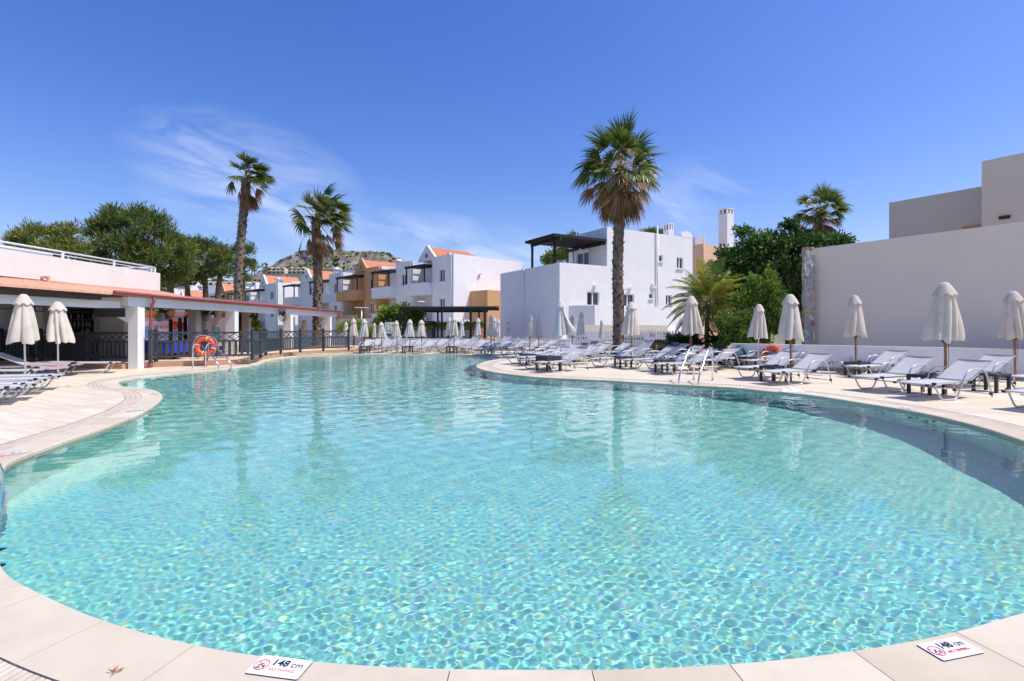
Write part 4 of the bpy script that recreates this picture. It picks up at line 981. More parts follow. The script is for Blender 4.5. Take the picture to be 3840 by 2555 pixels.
def tank(p, label, rz=0.6, sc=1.0):
    t = thing('solar_water_heater', label, 'water heater', p, rz, 'solar water heaters on the roofs'); t.scale = (sc,) * 3
    m = MB(); m.lathe([(.02, -.62), (.2, -.62), (.26, -.57), (.26, .57), (.2, .62), (.02, .62)], 16, (0, 0, .75), (1, 0, 0)); m.build('tank', mat('tank_grey_metal', srgb(190, 188, 184), .35, .12, 3, metal=.5), t)
    m = MB(); m.tube([(.0, 0, .75 - .62 + .62), (.0, 0, .76)], .02, 5)
    for x in (-.2, .25): m.lathe([(.262, -.03), (.272, -.03), (.272, .03), (.262, .03)], 16, (x, 0, .75), (1, 0, 0))
    m.build('band', mat('tank_band', srgb(150, 110, 70), .5, .2), t)
    m = MB(); m.extrude([(-.55, -.2, .55), (.55, -.2, .55), (.55, -1.2, .0), (-.55, -1.2, .0)], (0, .03, .05)); m.build('collector_panel', mat('collector_glass', srgb(90, 110, 130), .15, .1, spec=.8), t)
    m = MB()
    for x in (-.45, .45): m.bar((x, .1, 0), (x, 0, .5), .04); m.bar((x, -.2, 0), (x, 0, .5), .04)
    m.build('stand', alu, t)
def townhouse(name, label, cat, O, segs, col, gable, z0=-2.0, zf=(2.2, 5.1), zt=8.67, depth=8.0, ends=True, tl=0):
    """terraced house: O front corner, u to the left along the row; segs: ('w', a, b, (window a, b)) flush bay, ('b', a, b, (door a, b)) recessed balcony bay"""
    u = Vector((-.704, .710, 0)); n = Vector((-.710, -.704, 0)); t = thing(name, label, cat, O, 0)
    m = MB()
    for sg in segs:
        k, a, b = sg[:3]; rc = 0 if k == 'w' else 1.35; q = O - n * rc
        zt_ = zt + (.0 if k == 'w' else -.02 if gable and a <= gable[0] <= b else -.25)
        holes = [(sg[3][0], sg[3][1], z + (.95 if k == 'w' else .05), z + 2.2) for z in zf] if sg[3] else []
        panel(m, q, u, n, a + (0 if k == 'w' else .003), b - (0 if k == 'w' else .003), z0, zt_, holes)
        P = [q - n * .25 + u * a, q - n * .25 + u * b, O - n * depth + u * b, O - n * depth + u * a]; m.prism([(p.x, p.y) for p in P], z0, zt_ - .35)
        P = [O - n * (depth - .2) + u * a, O - n * (depth - .2) + u * b, O - n * depth + u * b, O - n * depth + u * a]
    a0, b0 = segs[0][1], segs[-1][2]
    for s in (a0, b0 - .2):
        if s > a0 and not ends: continue
        P = [O + u * s - n * .25, O + u * (s + .2) - n * .25, O + u * (s + .2) - n * depth, O + u * s - n * depth]; m.prism([(p.x, p.y) for p in P], zt - .36, zt + .002)
    W(m, t).build('wall', col, t)
    for sg in segs:
        k, a, b = sg[:3]; q = O - n * (0 if k == 'w' else 1.35)
        if sg[3]:
            for z in zf: window(t, q, u, n, sg[3][0], sg[3][1], z + (.95 if k == 'w' else .05), z + 2.2, sill=(k == 'w'), name='window' if k == 'w' else 'balcony_door')
        if k == 'w' and tl >= 0:
            m = MB(); s = a + .25; p = O + u * s + n * .06; m.tube([(p.x, p.y, z0), (p.x, p.y, zt - .1)], .05, 6); W(m, t).build('downpipe', col, t)
        if k == 'b':
            z = zf[1] - .12; m = MB(); A = O + u * (a + .02) + n * .95; B = O + u * (b - .02) + n * .95; C_ = O + u * (b - .02) - n * 1.3; D = O + u * (a + .02) - n * 1.3
            m.prism([(p.x, p.y) for p in (A, B, C_, D)], z - .16, z); 
            A2, B2 = O + u * (a + .02), O + u * (b - .02)
            m.prism([(p.x, p.y) for p in (A, B, B - n * .15, A - n * .15)], z, z + 1.05); m.prism([(p.x, p.y) for p in (A - n * .15, A - n * .93, A - n * .93 + u * .14, A - n * .15 + u * .14)], z, z + 1.05); m.prism([(p.x, p.y) for p in (B - n * .15, B - n * .93, B - n * .93 - u * .14, B - n * .15 - u * .14)], z, z + 1.05)
            W(m, t).build('balcony', col, t)
            m = MB(); zp = zf[1] + 2.55
            for s in (a + .12, b - .12):
                p = O + u * s + n * .85; m.bar((p.x, p.y, z + 1.05), (p.x, p.y, zp), .13)
            p, q2 = O + u * (a - .15) + n * .85, O + u * (b + .15) + n * .85; m.bar((p.x, p.y, zp + .08), (q2.x, q2.y, zp + .08), .12, .16)
            nn = int((b - a) / .35)
            for i in range(nn + 1):
                s = a + (b - a) * i / nn; p, q2 = O + u * s + n * 1.1, O + u * s - n * 1.3; m.bar((p.x, p.y, zp + .2), (q2.x, q2.y, zp + .24), .06, .09)
            W(m, t).build('pergola', black_w, t)
            m = MB(); p = O + u * (a + 1.1) - n * 1.27; m.box((p.x, p.y, zp - .1), (.2, .2, .12)); W(m, t).build('wall_light', frame_w, t)
            p0 = O + u * (a + .05) + n * .9; 
            m = MB(); m.prism([(p.x, p.y) for p in (O + u * a + n * .9, O + u * b + n * .9, O + u * b + n * .78, O + u * a + n * .78)], z0, zf[0] + .85); W(m, t).build('garden_wall', col, t)
    if gable:
        c, hw, hz, rc = gable; G = O - n * rc; m = MB()
        pk = [(c - hw, zt - .3), (c + hw, zt - .3), (c + hw * .92, zt), (c + .1, zt + hz), (c - .1, zt + hz), (c - hw * .92, zt)]
        m.extrude([Vector((*(G + u * s + n * .012).xy, z)) for s, z in pk], -n * .25); W(m, t).build('gable', col, t)
        m = MB()
        for sg in (-1, 1):
            A = G - n * .24 + u * (c + sg * hw * .95); B = G - n * .24 + u * c
            m.extrude([Vector((A.x, A.y, zt - .15)), Vector((B.x, B.y, zt + hz - .16)), Vector((B.x, B.y, zt + hz - .26)), Vector((A.x, A.y, zt - .25))], -n * 5.5)
            for i in range(22):
                k = .25 * i + .1; A3 = A - n * k; B3 = B - n * k; m.bar((A3.x, A3.y, zt - .13), (B3.x, B3.y, zt + hz - .14), .14, .06)
        W(m, t).build('tiled_roof', green_roof, t)
        m = MB(); p = G + u * c + n * .02; m.lathe([(.0, -.02), (.24, -.02), (.24, .03), (.0, .03)], 20, (p.x, p.y, zt + hz * .18), n); W(m, t).build('round_window', mat('vent_grey_green', srgb(120, 140, 140), .5, .1), t)
    return t
TU = Vector((-.704, .710, 0)); T0 = Vector(((1700.7 - CCX) / CF * 49.07, 49.07, 0))
townhouse('white_townhouse', 'white terraced house at the near end of the row with big sunlit end wall', 'house', T0, [('w', 0, 3.5, (1.4, 2.3)), ('b', 3.5, 7.0, (3.75, 5.0)), ('w', 7.0, 10.3, (8.3, 9.2)), ('b', 10.3, 14.05, (10.6, 11.8))], white_r, (4.45, 1.55, 1.3, .0), depth=9.5)
townhouse('orange_townhouse', 'orange terraced house in the middle of the row with one gable', 'house', T0 + TU * 14.08, [('w', 0, 3.4, (1.2, 2.1)), ('b', 3.4, 8.9, (3.8, 5.0))], orange_r, (4.2, 1.5, 1.3, .0), ends=False)
townhouse('white_townhouse', 'white terraced house left of the orange one, behind the second palm trunk', 'house', T0 + TU * 23.02, [('w', 0, 4.0, (1.7, 2.6)), ('b', 4.0, 8.2, (4.3, 5.5)), ('w', 8.2, 13.6, (9.4, 10.3)), ('b', 13.6, 17.8, (14.0, 15.2))], white_r, (11.4, 1.6, 1.4, .0))
T4 = Vector(((1042 - CCX) / CF * 80, 80, 0)); h4 = lambda x: hitx(x, T4, TU)
townhouse('white_townhouse', 'white terraced house with sunlit end wall between the two windblown palms', 'house', T4, [('w', 0, h4(993), (h4(1026), h4(1014))), ('b', h4(993), h4(940), (h4(990), h4(982))), ('w', h4(940), h4(908), (h4(934), h4(924))), ('b', h4(908), h4(872), (h4(905), h4(898)))], white_r, (h4(986), 1.9, 1.75, .0), depth=9)
T5 = T4 + TU * (h4(872) + .05); h5 = lambda x: hitx(x, T5, TU)
townhouse('orange_townhouse', 'orange terraced house behind the pine trunks', 'house', T5, [('w', 0, h5(843), (h5(856), h5(846))), ('b', h5(843), h5(808), (h5(840), h5(830)))], orange_r, (h5(832), 2.0, 1.75, .0), ends=False, tl=-1)
T6 = T5 + TU * (h5(808) + .05); h6 = lambda x: hitx(x, T6, TU)
townhouse('white_townhouse', 'farthest white terraced house with orange gable roof, left of the pine trunks', 'house', T6, [('w', 0, h6(760), (h6(790), h6(778))), ('b', h6(760), h6(715), (h6(755), h6(745))), ('w', h6(715), h6(640), (h6(700), h6(690)))], white_r, (h6(680), 2.4, 2.2, .0), tl=-1)
EE = Vector((.713, .701, 0))
def on_end(s, z, off=.0): p = T0 + EE * s; return Vector((p.x, p.y, z)) + Vector((.701, -.713, 0)) * off
for (x, y, d, lb, sc) in [(1697, 958, 51.5, 'bigger of the two grey water heaters on the nearest white townhouse', 1.0), (1762, 962, 57, 'smaller grey water heater at the back of the nearest white townhouse roof', 1.0), (1499, 979, 60, 'water heater on the white roof next to the orange gable', 1.0), (1263, 1012, 68, 'large pale water heater above the white house behind the second palm', 1.1),
        (1045, 1048, 86, 'brown banded water heater on the white house between the palms', 1.05), (1096, 1052, 90, 'grey water heater right of the brown banded one', 1.05), (930, 1064, 92, 'pale water heater left of the gable between the palms', 1.1), (757, 1078, 106, 'pale water heater behind the pine trunks', 1.2)]:
    tank(dp(x, y, d) - Vector((0, 0, .8)), lb, .75, sc)
# annex on the sunlit end wall, its lamp
an = thing('annex', 'orange box annex with its white slit at the end wall of the near white house', 'annex', (0, 0, 0)); m = MB()
A = T0 + EE * hitx(1763, T0, EE); B = T0 + EE * (hitx(1763, T0, EE) + 7); NN = Vector((.701, -.713, 0)); za = zat(1090, A.y - 1)
sA = hitx(1831, A + NN * 2.6, EE); P = [A - NN * .0, A + NN * 2.6, A + NN * 2.6 + EE * 5.5, A + EE * 5.5]; m.prism([(p.x, p.y) for p in P], -2, za); m.build('wall', orange_r, an)
m = MB(); p = T0 + EE * hitx(1798, T0, EE) + NN * .12; m.box((p.x, p.y, zat(1029, p.y)), (.22, .3, .2)); tag(m.build('flood_lamp', frame_w), 'small white lamp on the sunlit end wall of the near white house', 'lamp')
# ---------------------------------------------------------------- white building with the roof terrace
WU = Vector((.8645, .5026, 0)); WV = Vector((-.5026, .8645, 0)); WNm = Vector((.5026, -.8645, 0)); WL_ = Vector((-.8645, -.5026, 0))
_p = Vector(((2540 - CCX) / CF * 39.25, 39.25, 0)); C0 = _p + WU * hitx(2098.5, _p, WU)
fa = lambda x: hitx(x, C0, WU); ZL = zat(984.5, C0.y); A1 = fa(2276.5); AE = fa(2597); pu = C0 + WU * A1; ZU = zat(851.7, pu.y)
fb = lambda x, a=0.0: hitx(x, C0 + WU * a, WV); B1 = fb(2133, A1); BL = fb(1876.5)
wb = thing('white_building', 'white flat roofed house with roof terrace and black pergola behind the big palm', 'house', C0)
def fz(x, y, a=None): s = fa(x); return zat(y, (C0 + WU * s).y)
wins = []
for x0, x1, y0, y1, ns in [(2202, 2247, 1095, 1147, 2), (2332, 2378, 1103, 1151, 2), (2471, 2486, 957, 983, 1), (2538, 2562, 966, 1008, 2), (2434, 2450, 1101, 1122, 1), (2496.5, 2519, 1107, 1146, 2), (2498, 2522, 1249, 1310, 2)]:
    a, b = fa(x0), fa(x1); xm = (x0 + x1) / 2; wins.append((a, b, fz(xm, y1), fz(xm, y0), ns))
low = [w_[:4] for w_ in wins if w_[3] < 5.3]; upw = [w_[:4] for w_ in wins if w_[3] >= 5.3]
m = MB(); ZF = 5.0
g_holes = [(fa(2150), fa(2205), fz(2180, 1300), fz(2180, 1256)), (fa(2330), fa(2420), fz(2390, 1300), fz(2390, 1256))]
panel(m, C0, WU, WNm, 0, AE, -2.2, ZF, low + g_holes)
P = [C0 - WNm * .25, C0 + WU * AE - WNm * .25, C0 + WU * AE + WV * 9, C0 + WV * BL]; m.prism([(p.x, p.y) for p in P], -2.2, ZF)
P = [C0, C0 + WU * A1, C0 + WU * A1 - WNm * .22, C0 - WNm * .22]; m.prism([(p.x, p.y) for p in P], ZF, ZL)
P = [C0 + WV * .22, C0 + WV * .22 + WU * .22, C0 + WV * BL + WU * .22, C0 + WV * BL]; m.prism([(p.x, p.y) for p in P], ZF, ZL)
panel(m, C0, WU, WNm, A1, AE, ZF, ZU, upw)
dz0, dz1 = fb(2209.5, A1), fb(2161.6, A1); dd0, dd1 = min(dz0, dz1), max(dz0, dz1)
panel(m, C0 + WU * A1, WV, WL_, .25, B1, ZF, ZU - .001, [(dd0, dd1, ZF + .05, ZF + 2.15)])
P = [C0 + WU * (A1 + .25) + WV * .25, C0 + WU * AE + WV * .25, C0 + WU * AE + WV * 9, C0 + WU * (A1 + .25) + WV * B1]; m.prism([(p.x, p.y) for p in P], ZF, ZU - .4)
P = [C0 + WU * (A1 + .25) + WV * (B1 - .2), C0 + WU * AE + WV * (B1 - .2), C0 + WU * AE + WV * B1, C0 + WU * (A1 + .25) + WV * B1]; m.prism([(p.x, p.y) for p in P], ZF, ZU - .002)
P = [C0 + WU * (AE - .2) + WV * .25, C0 + WU * AE + WV * .25, C0 + WU * AE + WV * (B1 - .2), C0 + WU * (AE - .2) + WV * (B1 - .2)]; m.prism([(p.x, p.y) for p in P], ZF, ZU - .003)
W(m, wb).build('wall', white_r, wb)
for a, b, c, d, ns in wins: window(wb, C0, WU, WNm, a, b, c, d, ns)
for h in g_holes: window(wb, C0, WU, WNm, *h, 2, name='french_window')
window(wb, C0 + WU * A1, WV, WL_, dd0, dd1, ZF + .05, ZF + 2.15, 2, name='terrace_door', sill=False)
# balcony in front
m = MB(); a0, a1, a2 = fa(2133), fa(2190), fa(2508); zt, zb = fz(2300, 1151), fz(2300, 1220); pr = 1.15
P = [C0 + WU * a0 + WNm * .002, C0 + WU * a1 + WNm * pr, C0 + WU * a2 + WNm * pr, C0 + WU * a2 + WNm * .002]; m.prism([(p.x, p.y) for p in P], zb, zb + .2)
for q, r in ((P[0], P[1]), (P[1], P[2]), (P[2], P[3])):
    dv = (r - q).normalized(); nn = Vector((-dv.y, dv.x, 0)) * .14; m.prism([(p.x, p.y) for p in (q, r, r + nn, q + nn)], zb + .2, zt)
W(m, wb).build('balcony', white_r, wb)
# downpipes, duct, lamps on the facade
m = MB(); p = C0 + WU * fa(2462) + WNm * .1; m.tube([(p.x, p.y, 1.6), (p.x, p.y, ZU + .55)], .06, 8); W(m, wb).build('downpipe', white_r, wb)
m = MB(); p = C0 + WV * fb(1966) + WL_ * .05; m.tube([(p.x, p.y, -1), (p.x, p.y, ZL - .02)], .05, 8); W(m, wb).build('downpipe', white_r, wb)
m = MB(); q = C0 + WU * fa(2456) + WNm * .1; p = C0 + WU * fa(2445) + WNm * .1; m.tube(round_path([(q.x, q.y, fz(2456, 1082)), (p.x, p.y, fz(2445, 1073)), (p.x, p.y, fz(2445, 1062))], .1, 3), .07, 8); W(m, wb).build('drain_elbow', white_r, wb)
for x, y in ((2230, 1072), (2362, 1080), (2183, 937)):
    s = fa(x); p = C0 + WU * s + WNm * .12
    if x == 2183: p = C0 + WU * A1 + WV * fb(2183, A1) + WL_ * .1
    m = MB(); m.box((p.x, p.y, zat(y, p.y)), (.28, .2, .14), .5); W(m, wb).build('wall_light', frame_w, wb)
for x in (2151, 2212):
    p = C0 + WU * A1 + WV * fb(x, A1) + WL_ * .05; m = MB(); m.tube([(p.x, p.y, ZF), (p.x, p.y, 7.35)], .05, 6); W(m, wb).build('downpipe', white_r, wb)
# roof bump and chimney
s = fa(2577); p = C0 + WU * s; m = MB(); r = 1.0
pl = [Vector((*(p + WU * (r * .65 * math.cos(a))).xy, ZU - .05 + .55 * math.sin(a))) for a in np.linspace(0, math.pi, 12)]; m.extrude(pl, WV * .25); W(m, wb).build('roof_bump', white_r, wb)
def chimney(parent, p, w_, zb, zt, rz, slots=2):
    m = MB(); h = zt - zb; sh = min(.55, h * .4); M = Matrix.Rotation(rz, 3, 'Z')
    B = lambda c, s: m.box(p + M @ Vector((c[0], c[1], 0)) + Vector((0, 0, c[2])), s, rz)
    B((0, 0, zb + (h - sh) / 2), (w_, w_, h - sh)); B((0, 0, zt - .04), (w_ * 1.08, w_ * 1.08, .08))
    for sx in (-1, 0, 1):
        for sy in (-1, 0, 1):
            if sx or sy: B((sx * w_ * .42, sy * w_ * .42, zt - sh / 2 - .04), (w_ * .16, w_ * .16, sh - .08))
    W(m, parent).build('chimney', white_r, parent)
    m = MB(); m.box(p + Vector((0, 0, zt - sh / 2 - .04)), (w_ * .6, w_ * .6, sh - .1), rz); W(m, parent).build('chimney_flue', blk, parent)
dch = 44; p = dp(2507, 880, dch); chimney(wb, Vector((p.x, p.y, 0)), .62, ZU - 1.5, zat(841, dch), R(30))
# black pergola on the terrace
pg = thing('terrace_pergola', 'black slatted pergola on the roof terrace of the white house', 'pergola', C0 + Vector((0, 0, ZF)))
zp = zat(900, (C0 + WU * .5).y); bA = fb(1975, -.3)
for x in (1996, 2079):
    b = fb(x, .1); p = C0 + WU * .1 + WV * b; m = MB(); m.bar((p.x, p.y, ZL - .02), (p.x, p.y, zp), .17); W(m, pg).build('post', black_w, pg)
m = MB(); q0, q1 = C0 + WU * .1 + WV * .0, C0 + WU * .1 + WV * bA; m.bar((q0.x, q0.y, zp + .09), (q1.x, q1.y, zp + .09), .14, .2)
q0, q1 = C0 + WU * (A1 - .12) + WV * .1, C0 + WU * (A1 - .12) + WV * B1; m.bar((q0.x, q0.y, zp + .09), (q1.x, q1.y, zp + .09), .12, .2); W(m, pg).build('beam', black_w, pg)
m = MB(); nn = 13
for i in range(nn + 1):
    b = .05 + (bA - .1) * i / nn; q0, q1 = C0 + WU * -.45 + WV * b, C0 + WU * (A1 - .03) + WV * b; m.bar((q0.x, q0.y, zp + .26), (q1.x, q1.y, zp + .26), .09, .13)
W(m, pg).build('rafter', black_w, pg)
m = MB(); nn = 22
for i in range(nn + 1):
    a = -.4 + (A1 + .3) * i / nn; q0, q1 = C0 + WU * a + WV * .0, C0 + WU * a + WV * bA; m.bar((q0.x, q0.y, zp + .345), (q1.x, q1.y, zp + .345), .13, .03)
W(m, pg).build('slat_roof', black_w, pg)
# notice on the shaded wall
nb = thing('wall_notice', 'tall red and white pool rules notice on the lavender shaded wall', 'notice', (0, 0, 0)); b = fb(1907); pN = C0 + WV * b + WL_ * .03; Yw = math.atan2(-WV.y, -WV.x)
zc_ = zat(1228, pN.y); nb.location = (pN.x, pN.y, zc_); nb.rotation_euler[2] = Yw
hh = 40 / CF * pN.y; ww = 1.0 * hh * .52
m = MB(); m.box((0, 0, 0), (ww, .02, hh)); m.build('board', sign_w, nb)
for z, c_, h in ((.43, red, .1), (.2, ink, .05), (-.06, red, .06), (-.19, mat('sign_blue', srgb(70, 90, 160), .5, .1), .06), (-.33, red, .05), (-.44, red, .07)):
    m = MB(); m.box((0, -.013, z * hh), (ww * .94, .006, h * hh)); m.build('printed_band', c_, nb)
# ---------------------------------------------------------------- peach house and its tall chimney
pb = thing('peach_house', 'peach coloured house with tall white chimney right of the white building', 'house', (0, 0, 0)); dP = 50; Pc = dp(2634, 914, dP); zP = Pc.z; Pc.z = 0
m = MB(); P = [Pc, Pc + WU * 9, Pc + WU * 9 + WV * 8, Pc + WV * 8]; panel(m, Pc, WU, WNm, 0, 9, -2, zP, [(hitx(2652, Pc, WU), hitx(2672, Pc, WU), zat(1040, dP), zat(987, dP)), (hitx(2705, Pc, WU), hitx(2738, Pc, WU), zat(1043, dP), zat(987, dP))])
P = [Pc - WNm * .25, Pc + WU * 9 - WNm * .25, Pc + WU * 9 + WV * 8, Pc + WV * 8]; m.prism([(p.x, p.y) for p in P], -2, zP - .001); m.build('wall', peach_r, pb)
gl_ = mat('shutter_grey', srgb(150, 152, 150), .5, .15)
for x0, x1 in ((2652, 2672), (2705, 2738)): window(pb, Pc, WU, WNm, hitx(x0, Pc, WU), hitx(x1, Pc, WU), zat(1040 if x0 < 2700 else 1043, dP), zat(987, dP), 1, glass=gl_)
p = dp(2723, 900, 53); chimney(pb, Vector((p.x, p.y, 0)), 1.05, zP - .6, zat(786, 53), R(30))
m = MB(); q = Pc + WU * .12 + WNm * .06; m.tube([(q.x, q.y, 2), (q.x, q.y, zP + .9)], .045, 6); m.build('downpipe', peach_r, pb)
m = MB(); m.box(tuple(dp(2615, 909, 55)), (1.5, 1.0, .9), .4); tag(m.build('rubble_parapet', mat('rough_white_stone', srgb(214, 214, 216), .95, .25, 6, .8, 12)), 'rough white stone parapet behind the peach house roof corner', 'parapet')
# ---------------------------------------------------------------- beige building on the right
stonem = bpy.data.materials.new('rubble_stone'); stonem.use_nodes = True; nt = stonem.node_tree; N = nt.nodes.new; L = nt.links.new; b = nt.nodes['Principled BSDF']; b.inputs['Roughness'].default_value = .9
tc = N('ShaderNodeTexCoord'); v = N('ShaderNodeTexVoronoi'); v.inputs['Scale'].default_value = 4.2; L(tc.outputs['Object'], v.inputs['Vector']); ve = N('ShaderNodeTexVoronoi'); ve.feature = 'DISTANCE_TO_EDGE'; ve.inputs['Scale'].default_value = 4.2; L(tc.outputs['Object'], ve.inputs['Vector'])
sp = N('ShaderNodeSeparateColor'); L(v.outputs['Color'], sp.inputs[0]); r = N('ShaderNodeValToRGB'); r.color_ramp.interpolation = 'CONSTANT'; els = r.color_ramp.elements
els[0].color = srgb(196, 186, 174); els[1].position = .3; els[1].color = srgb(224, 210, 192)
for q, c_ in ((.5, srgb(176, 168, 160)), (.66, srgb(222, 180, 128)), (.8, srgb(212, 202, 188)), (.93, srgb(190, 104, 70))): e_ = els.new(q); e_.color = c_
L(sp.outputs[0], r.inputs[0]); rm = N('ShaderNodeValToRGB'); rm.color_ramp.elements[0].position = .02; rm.color_ramp.elements[1].position = .06; L(ve.outputs['Distance'], rm.inputs[0])
nz = N('ShaderNodeTexNoise'); nz.inputs['Scale'].default_value = 9; nz.inputs['Detail'].default_value = 5; L(tc.outputs['Object'], nz.inputs[0])
mx = N('ShaderNodeMix'); mx.data_type = 'RGBA'; mx.inputs['A'].default_value = srgb(216, 206, 194); L(rm.outputs[0], mx.inputs['Factor']); L(r.outputs[0], mx.inputs['B'])
m2 = N('ShaderNodeMix'); m2.data_type = 'RGBA'; m2.blend_type = 'MULTIPLY'; m2.inputs['Factor'].default_value = .7; L(mx.outputs['Result'], m2.inputs['A']); L(nz.outputs['Fac'], m2.inputs['B']); gm_ = N('ShaderNodeGamma'); gm_.inputs[1].default_value = .75; L(m2.outputs['Result'], gm_.inputs[0]); L(gm_.outputs[0], b.inputs['Base Color'])
bp_ = N('ShaderNodeBump'); bp_.inputs['Strength'].default_value = .9; bp_.inputs['Distance'].default_value = .04; ad = N('ShaderNodeMath'); L(rm.outputs[0], ad.inputs[0]); L(nz.outputs['Fac'], ad.inputs[1]); L(ad.outputs[0], bp_.inputs['Height']); L(bp_.outputs[0], b.inputs['Normal'])
GU = Vector((.544, -.839, 0)); GN = Vector((-.839, -.544, 0)); Gc = Vector(((3054 - CCX) / CF * 20, 20, 0)); zG = zat(934, 20)
bg_ = thing('beige_building', 'long beige rendered building with stepped upper blocks on the right', 'building', Gc); m = MB()
P = [Gc, Gc + GU * 14, Gc + GU * 14 - GN * 9, Gc - GN * 9 + GU * 2]; P = [Gc, Gc + GU * 14, Gc + GU * 14 - GN * .35, Gc - GN * .35]; m.prism([(p.x, p.y) for p in P], -1, zG); W(m, bg_).build('wall', beige_r, bg_)
m = MB(); m.prism([(p.x, p.y) for p in [Gc - GN * .02, Gc + GU * 14 - GN * .02, Gc + GU * 14 - GN * .33, Gc - GN * .33]], zG + .001, zG + .03); W(m, bg_).build('wall_cap', white_r, bg_)
q = Vector(((3334 - CCX) / CF * 22.5, 22.5, 0)); m = MB(); P = [q, q + GU * 7.2, q + GU * 7.2 - GN * 5, q - GN * 5]; m.prism([(p.x, p.y) for p in P], zG - 1.5, zat(761, 22.5)); W(m, bg_).build('upper_block', taupe_r, bg_)
q2 = Vector(((3681 - CCX) / CF * 18.3, 18.3, 0)); m = MB(); P = [q2, q2 + GU * 8, q2 + GU * 8 - GN * 5, q2 - GN * 5]; m.prism([(p.x, p.y) for p in P], zG - 1.5, zat(606, 18.3)); W(m, bg_).build('upper_block', taupe_r, bg_)
s = hitx(3768, q2, GU); p = q2 + GU * s + GN * .03; m = MB(); m.box((p.x, p.y, zat(816, p.y)), (.28, .1, .11), math.atan2(GU.y, GU.x)); W(m, bg_).build('wall_vent', blk, bg_)
s0, s1 = hitx(3612, q, GU), hitx(3680, q, GU); p, p1 = q + GU * s0 + GN * .04, q + GU * s1 + GN * .04; m = MB(); zz = zat(855, p.y) ; m.bar((p.x, p.y, zz), (p1.x, p1.y, zz), .06, .1); W(m, bg_).build('ledge', orange_r, bg_)
# stone pier at its corner
m = MB(); a, b = dp(3011, 1000, 19.75), dp(3055, 1000, 19.75); ny, nz_ = 8, 44; wd = b.x - a.x
vs = []; RNG = random.Random(5)
def pier_pt(a_, z): 
    per_ = [(-wd * .4, -.1), (wd * .4, -.1), (wd * .4, .1), (-wd * .4, .1)]
    k = int(a_ * 4) % 4; f = a_ * 4 - int(a_ * 4); x = per_[k][0] * (1 - f) + per_[(k + 1) % 4][0] * f; y = per_[k][1] * (1 - f) + per_[(k + 1) % 4][1] * f
    d = .012 * math.sin(7 * z + 9 * a_ * 4) + RNG.uniform(-.012, .012); n_ = Vector((x, y)).normalized(); return (x + n_.x * d, y + n_.y * d, z)
K = 24
for i in range(nz_ + 1):
    for k in range(K): vs.append(pier_pt(k / K, (zG + .04) * i / nz_))
m.add(vs, [(i * K + k, i * K + (k + 1) % K, (i + 1) * K + (k + 1) % K, (i + 1) * K + k) for i in range(nz_) for k in range(K)] + [tuple(range(nz_ * K, nz_ * K + K))])
o = m.build('stone_pier', stonem); o.location = ((a.x + b.x) / 2 + .03, 19.85, 0); tag(o, 'rubble stone pier with orange stones at the corner of the beige wall', 'pier')
# ---------------------------------------------------------------- low walls round the deck
def low_wall(pts, zt, th, label, m_, zb=-.3):
    t = thing('low_wall', label, 'wall', (pts[0][0], pts[0][1], 0)); m = MB(); lf = []; rt = []
    P = [Vector((p[0], p[1], 0)) for p in pts]
    for i, p in enumerate(P):
        d = (P[min(i + 1, len(P) - 1)] - P[max(i - 1, 0)]).normalized(); n_ = Vector((-d.y, d.x, 0)); lf.append(p); rt.append(p + n_ * th)
    for i in range(len(P) - 1): m.prism([(q.x, q.y) for q in (lf[i], lf[i + 1], rt[i + 1], rt[i])], zb, zt)
    W(m, t).build('wall', m_, t)
    return t
lw0, lw1 = at(2742, 1373), at(3812, 1426); dlw = (lw1 - lw0).normalized()
lw = low_wall([lw0, lw1 + dlw * 3], .86, .2, 'low pale wall with the green hose and orange lifebuoy', white_r)
m = MB(); a, b = lw0 + Vector((dlw.y, -dlw.x, 0)) * .01, lw1 + dlw * 3 + Vector((dlw.y, -dlw.x, 0)) * .01; m.bar((a.x, a.y, .06), (b.x, b.y, .06), .024, .12); W(m, lw).build('plinth', mat('plinth_stone', srgb(176, 160, 148), .85, .15), lw)
nlw = Vector((dlw.y, -dlw.x, 0)); sB = hitx(2900, lw0, dlw); pB_ = lw0 + dlw * sB + nlw * .1
make_buoy(Vector((pB_.x, pB_.y, zat(1335, pB_.y))), nlw, 'orange lifebuoy hanging on the low pale wall among the loungers')
hs_ = thing('garden_hose', 'coiled dark green garden hose hanging on the low pale wall', 'hose', (0, 0, 0)); p = lw0 + dlw * hitx(2774, lw0, dlw) + nlw * .06; zc_ = zat(1335, p.y); m = MB(); rr = random.Random(2); pts = []
for i in range(11 * 26):
    a = 2 * math.pi * i / 26; k = i // 26; rx, rz_ = .19 + .012 * (k % 5) + .015 * math.sin(k * 2.1), .31 + .02 * (k % 4) + .03 * math.sin(k * 1.3); pts.append(p + dlw * (rx * math.sin(a) + .02 * math.sin(k * 3)) + nlw * (.012 * (k % 4)) + Vector((0, 0, zc_ - .0 + rz_ * math.cos(a) - .02 * (k % 3))))
m.tube(pts, .011, 6); m.build('coil', mat('hose_green', srgb(38, 92, 74), .45, .2), hs_)
m = MB(); pts = [p + nlw * .07 + dlw * (.14 * math.sin(2 * math.pi * i / 20)) + Vector((0, 0, zc_ + .2 + .12 * math.cos(2 * math.pi * i / 20) + .002 * i)) for i in range(46)]; m.tube(pts, .011, 6); m.build('loose_loop', mat('hose_light_green', srgb(110, 170, 140), .45, .1), hs_)
low_wall([(-8.6, 32.9), (-2.2, 32.9), (1.6, 31.5), (4.8, 29.4), (8.7, 27.6)], .76, .22, 'long low pinkish wall along the back of the deck below the white house', pink_r)
low_wall([(-9.4, 32.8), (-8.62, 32.85)], .55, .3, 'short rubble stone wall by the fence end', stonem)
